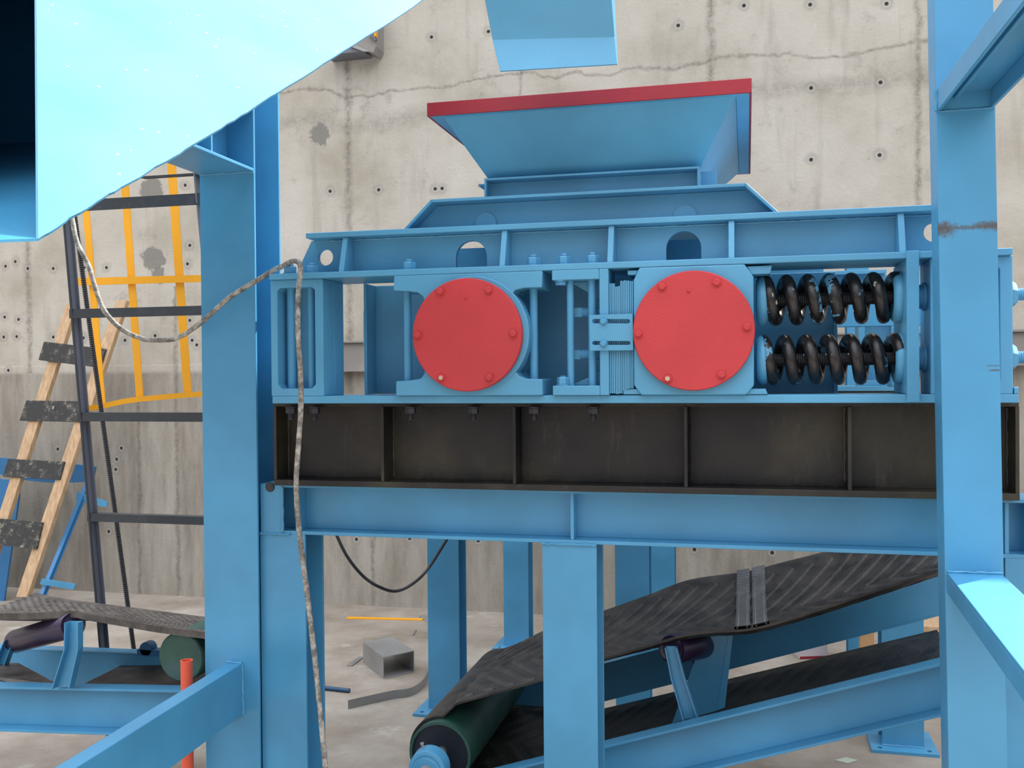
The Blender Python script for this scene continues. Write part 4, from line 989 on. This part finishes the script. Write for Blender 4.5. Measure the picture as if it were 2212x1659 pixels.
# ------------------------------------------------------------------ floor scraps
def fl_(px, py, z=0): return floor_pt(px, py, z)
# galvanised rectangular tube offcut
tb = thing('steel_tube_offcut', 'short open rectangular steel tube offcut lying on the floor', 'scrap steel', tuple(fl_(845, 1455)))
g0 = fl_(828, 1467); g1 = fl_(895, 1452); e0 = (g1-g0); hh = .15
bk0 = fl_(784, 1432); e1 = bk0-g0
t_ = .006; mb = MB()
mb.obox(g0, e0, e1, (0, 0, t_)); mb.obox(g0+Vector((0, 0, hh-t_)), e0, e1, (0, 0, t_))
mb.obox(g0+Vector((0, 0, t_)), e0.normalized()*t_, e1, (0, 0, hh-2*t_)); mb.obox(g1-e0.normalized()*t_+Vector((0, 0, t_)), e0.normalized()*t_, e1, (0, 0, hh-2*t_))
mb.build('tube', 'steel', tb, .002)
def flatbar(a, b, w_, z, nm, mat, lab, cat='scrap steel', t=.008, h_=None):
    p, q = fl_(*a, z), fl_(*b, z); d_ = (q-p); n_ = Vector((-d_.y, d_.x, 0)).normalized()*w_
    return tag(MB().obox(p, d_, n_, (0, 0, t)).build(nm, mat, bevel=.001, origin=p), lab, cat)
flatbar((760, 1440), (786, 1421), .04, 0, 'flat_bar', 'steel', 'thin steel flat bar poking out left from under the tube offcut')
flatbar((812, 1391), (840, 1378), .04, 0, 'flat_bar', 'steel', 'thin steel flat bar lying just behind the tube offcut')
flatbar((748, 1337), (912, 1341), .05, .0, 'yellow_bar', 'yellow', 'yellow painted flat bar lying on the floor near the wall', 'bar')
flatbar((905, 1332), (935, 1352), .05, .0, 'flat_bar', 'steel', 'grey steel plate end lying past the tip of the yellow bar')
flatbar((893, 1374), (900, 1362), .01, 0, 'bar_offcut', 'steel', 'tiny steel offcut on the floor between the tube offcut and the yellow bar')
p = fl_(700, 1486, .014); q = fl_(755, 1492, .014)
tag(MB().cyl(p, q, .014, 14).build('round_bar', 'rodblue', smooth=True, origin=p), 'short dark blue round bar on the floor beside the left leg', 'bar')
# curled steel strip standing on edge
sp_ = catmull([fl_(752, 1532), fl_(800, 1521), fl_(850, 1510), fl_(885, 1505), fl_(910, 1490), fl_(925, 1465), fl_(935, 1430)], 8)
mb = MB()
for i in range(len(sp_)-1):
    a_, b_ = sp_[i], sp_[i+1]; d_ = (b_-a_); n_ = Vector((-d_.y, d_.x, 0)).normalized()*.002; u_ = Vector((0, 0, .055))
    mb.add([a_, b_, b_+u_, a_+u_, a_+n_, b_+n_, b_+u_+n_, a_+u_+n_], [(0,1,2,3),(7,6,5,4),(0,4,5,1),(3,2,6,7),(1,5,6,2),(0,3,7,4)])
tag(mb.build('steel_strip', 'steel', origin=sp_[0]), 'long curled steel strip standing on edge on the floor', 'scrap steel')
# cardboard box with red base line
bxx = thing('cardboard_box', 'white cardboard box with a red stripe on the floor beyond the conveyor', 'box', tuple(fl_(1760, 1424)))
g0, g1 = fl_(1728, 1425), fl_(1788, 1423); e0 = g1-g0; e1 = (fl_(1712, 1411)-g0)
MB().obox(g0, e0, e1, (0, 0, .17)).build('carton', 'white', bxx, .003)
MB().obox(g0+Vector((0, 0, .004))-Vector((0, .002, 0)), e0, (0, .0015, 0), (0, 0, .018)).build('stripe', 'redrim', bxx)
# timber upright and stacked boards near right column
pp = fl_(1874, 1470)
tp = P(1868, 1345, pp.y); w_ = .10
tag(MB().box(pp.x-.045, pp.x+.045, pp.y, pp.y+.09, 0, .42).build('timber_block', 'card', bevel=.004, origin=(pp.x, pp.y, 0)), 'upright brown timber block on the floor between the two blue post feet', 'timber')
q0 = P(1996, 1400, 7.0)
bd = thing('wooden_crate', 'pale wooden crate partly hidden by the right column', 'crate', (q0.x+.3, 7.2, 0))
MB().box(q0.x, q0.x+.55, 7.0, 7.5, 0, .30).build('crate_body', 'card', bd, .004); MB().box(q0.x-.02, q0.x+.57, 6.97, 7.53, .30, .34).build('crate_lid', 'wood', bd, .004)
MB().prism([(q0.x+.12, 6.985, .02), (q0.x+.20, 6.985, .02), (q0.x+.20, 6.985, .29), (q0.x+.12, 6.985, .29)], (0, .014, 0)).build('batten', 'wood', bd)
pa = fl_(1829, 1643); tag(MB().add([pa+Vector((-.06, -.01, .002)), pa+Vector((.0, -.04, .002)), pa+Vector((.06, .01, .004)), pa+Vector((.0, .04, .003)), pa+Vector((-.06, -.01, .001)), pa+Vector((.0, -.04, .001)), pa+Vector((.06, .01, .003)), pa+Vector((.0, .04, .002))], [(0,1,2,3),(7,6,5,4),(0,4,5,1),(3,2,6,7),(1,5,6,2),(0,3,7,4)]).build('paper_scrap', 'paper', origin=pa), 'small pale scrap of paper on the floor near the right post foot', 'paper')

for o in bpy.data.objects:
    if '_o' in o: del o['_o']
def writing(txt, px, py, Y, hpx, mat, par, nm, rot=0):
    cu = bpy.data.curves.new('writing', 'FONT'); cu.body = txt; cu.size = hpx/2100*Y*1.3; cu.extrude = .0006
    t0 = bpy.data.objects.new('writing_source', cu); COL.objects.link(t0); bpy.context.view_layer.update()
    me = bpy.data.meshes.new_from_object(t0.evaluated_get(bpy.context.evaluated_depsgraph_get())); bpy.data.objects.remove(t0)
    me.materials.clear(); me.materials.append(M[mat]); o = bpy.data.objects.new(nm, me); COL.objects.link(o)
    o.matrix_world = Matrix.Translation(P(px, py, Y))@Matrix.Rotation(rot, 4, 'Y')@Matrix.Rotation(math.radians(90), 4, 'X')
    mw = o.matrix_world.copy(); o.parent = par; o.matrix_parent_inverse = Matrix.Translation(-Vector(par.location)); return o
M['chalk'] = paint('grey_marker', (.10, .10, .10), .9, .1, orange=0)
writing('4', 189, 707, YW-.002, 11, 'chalk', bpy.data.objects['wall_back'], 'written_mark')
writing('8', 112, 883, WY(880)-.045, 9, 'white', tl, 'written_mark', .3)
print('sheet Y range', min(p.y for p in pts), max(p.y for p in pts), 'Zt', Zt, 'Zb', Zb, 'Zbt', Zbt, zp1)
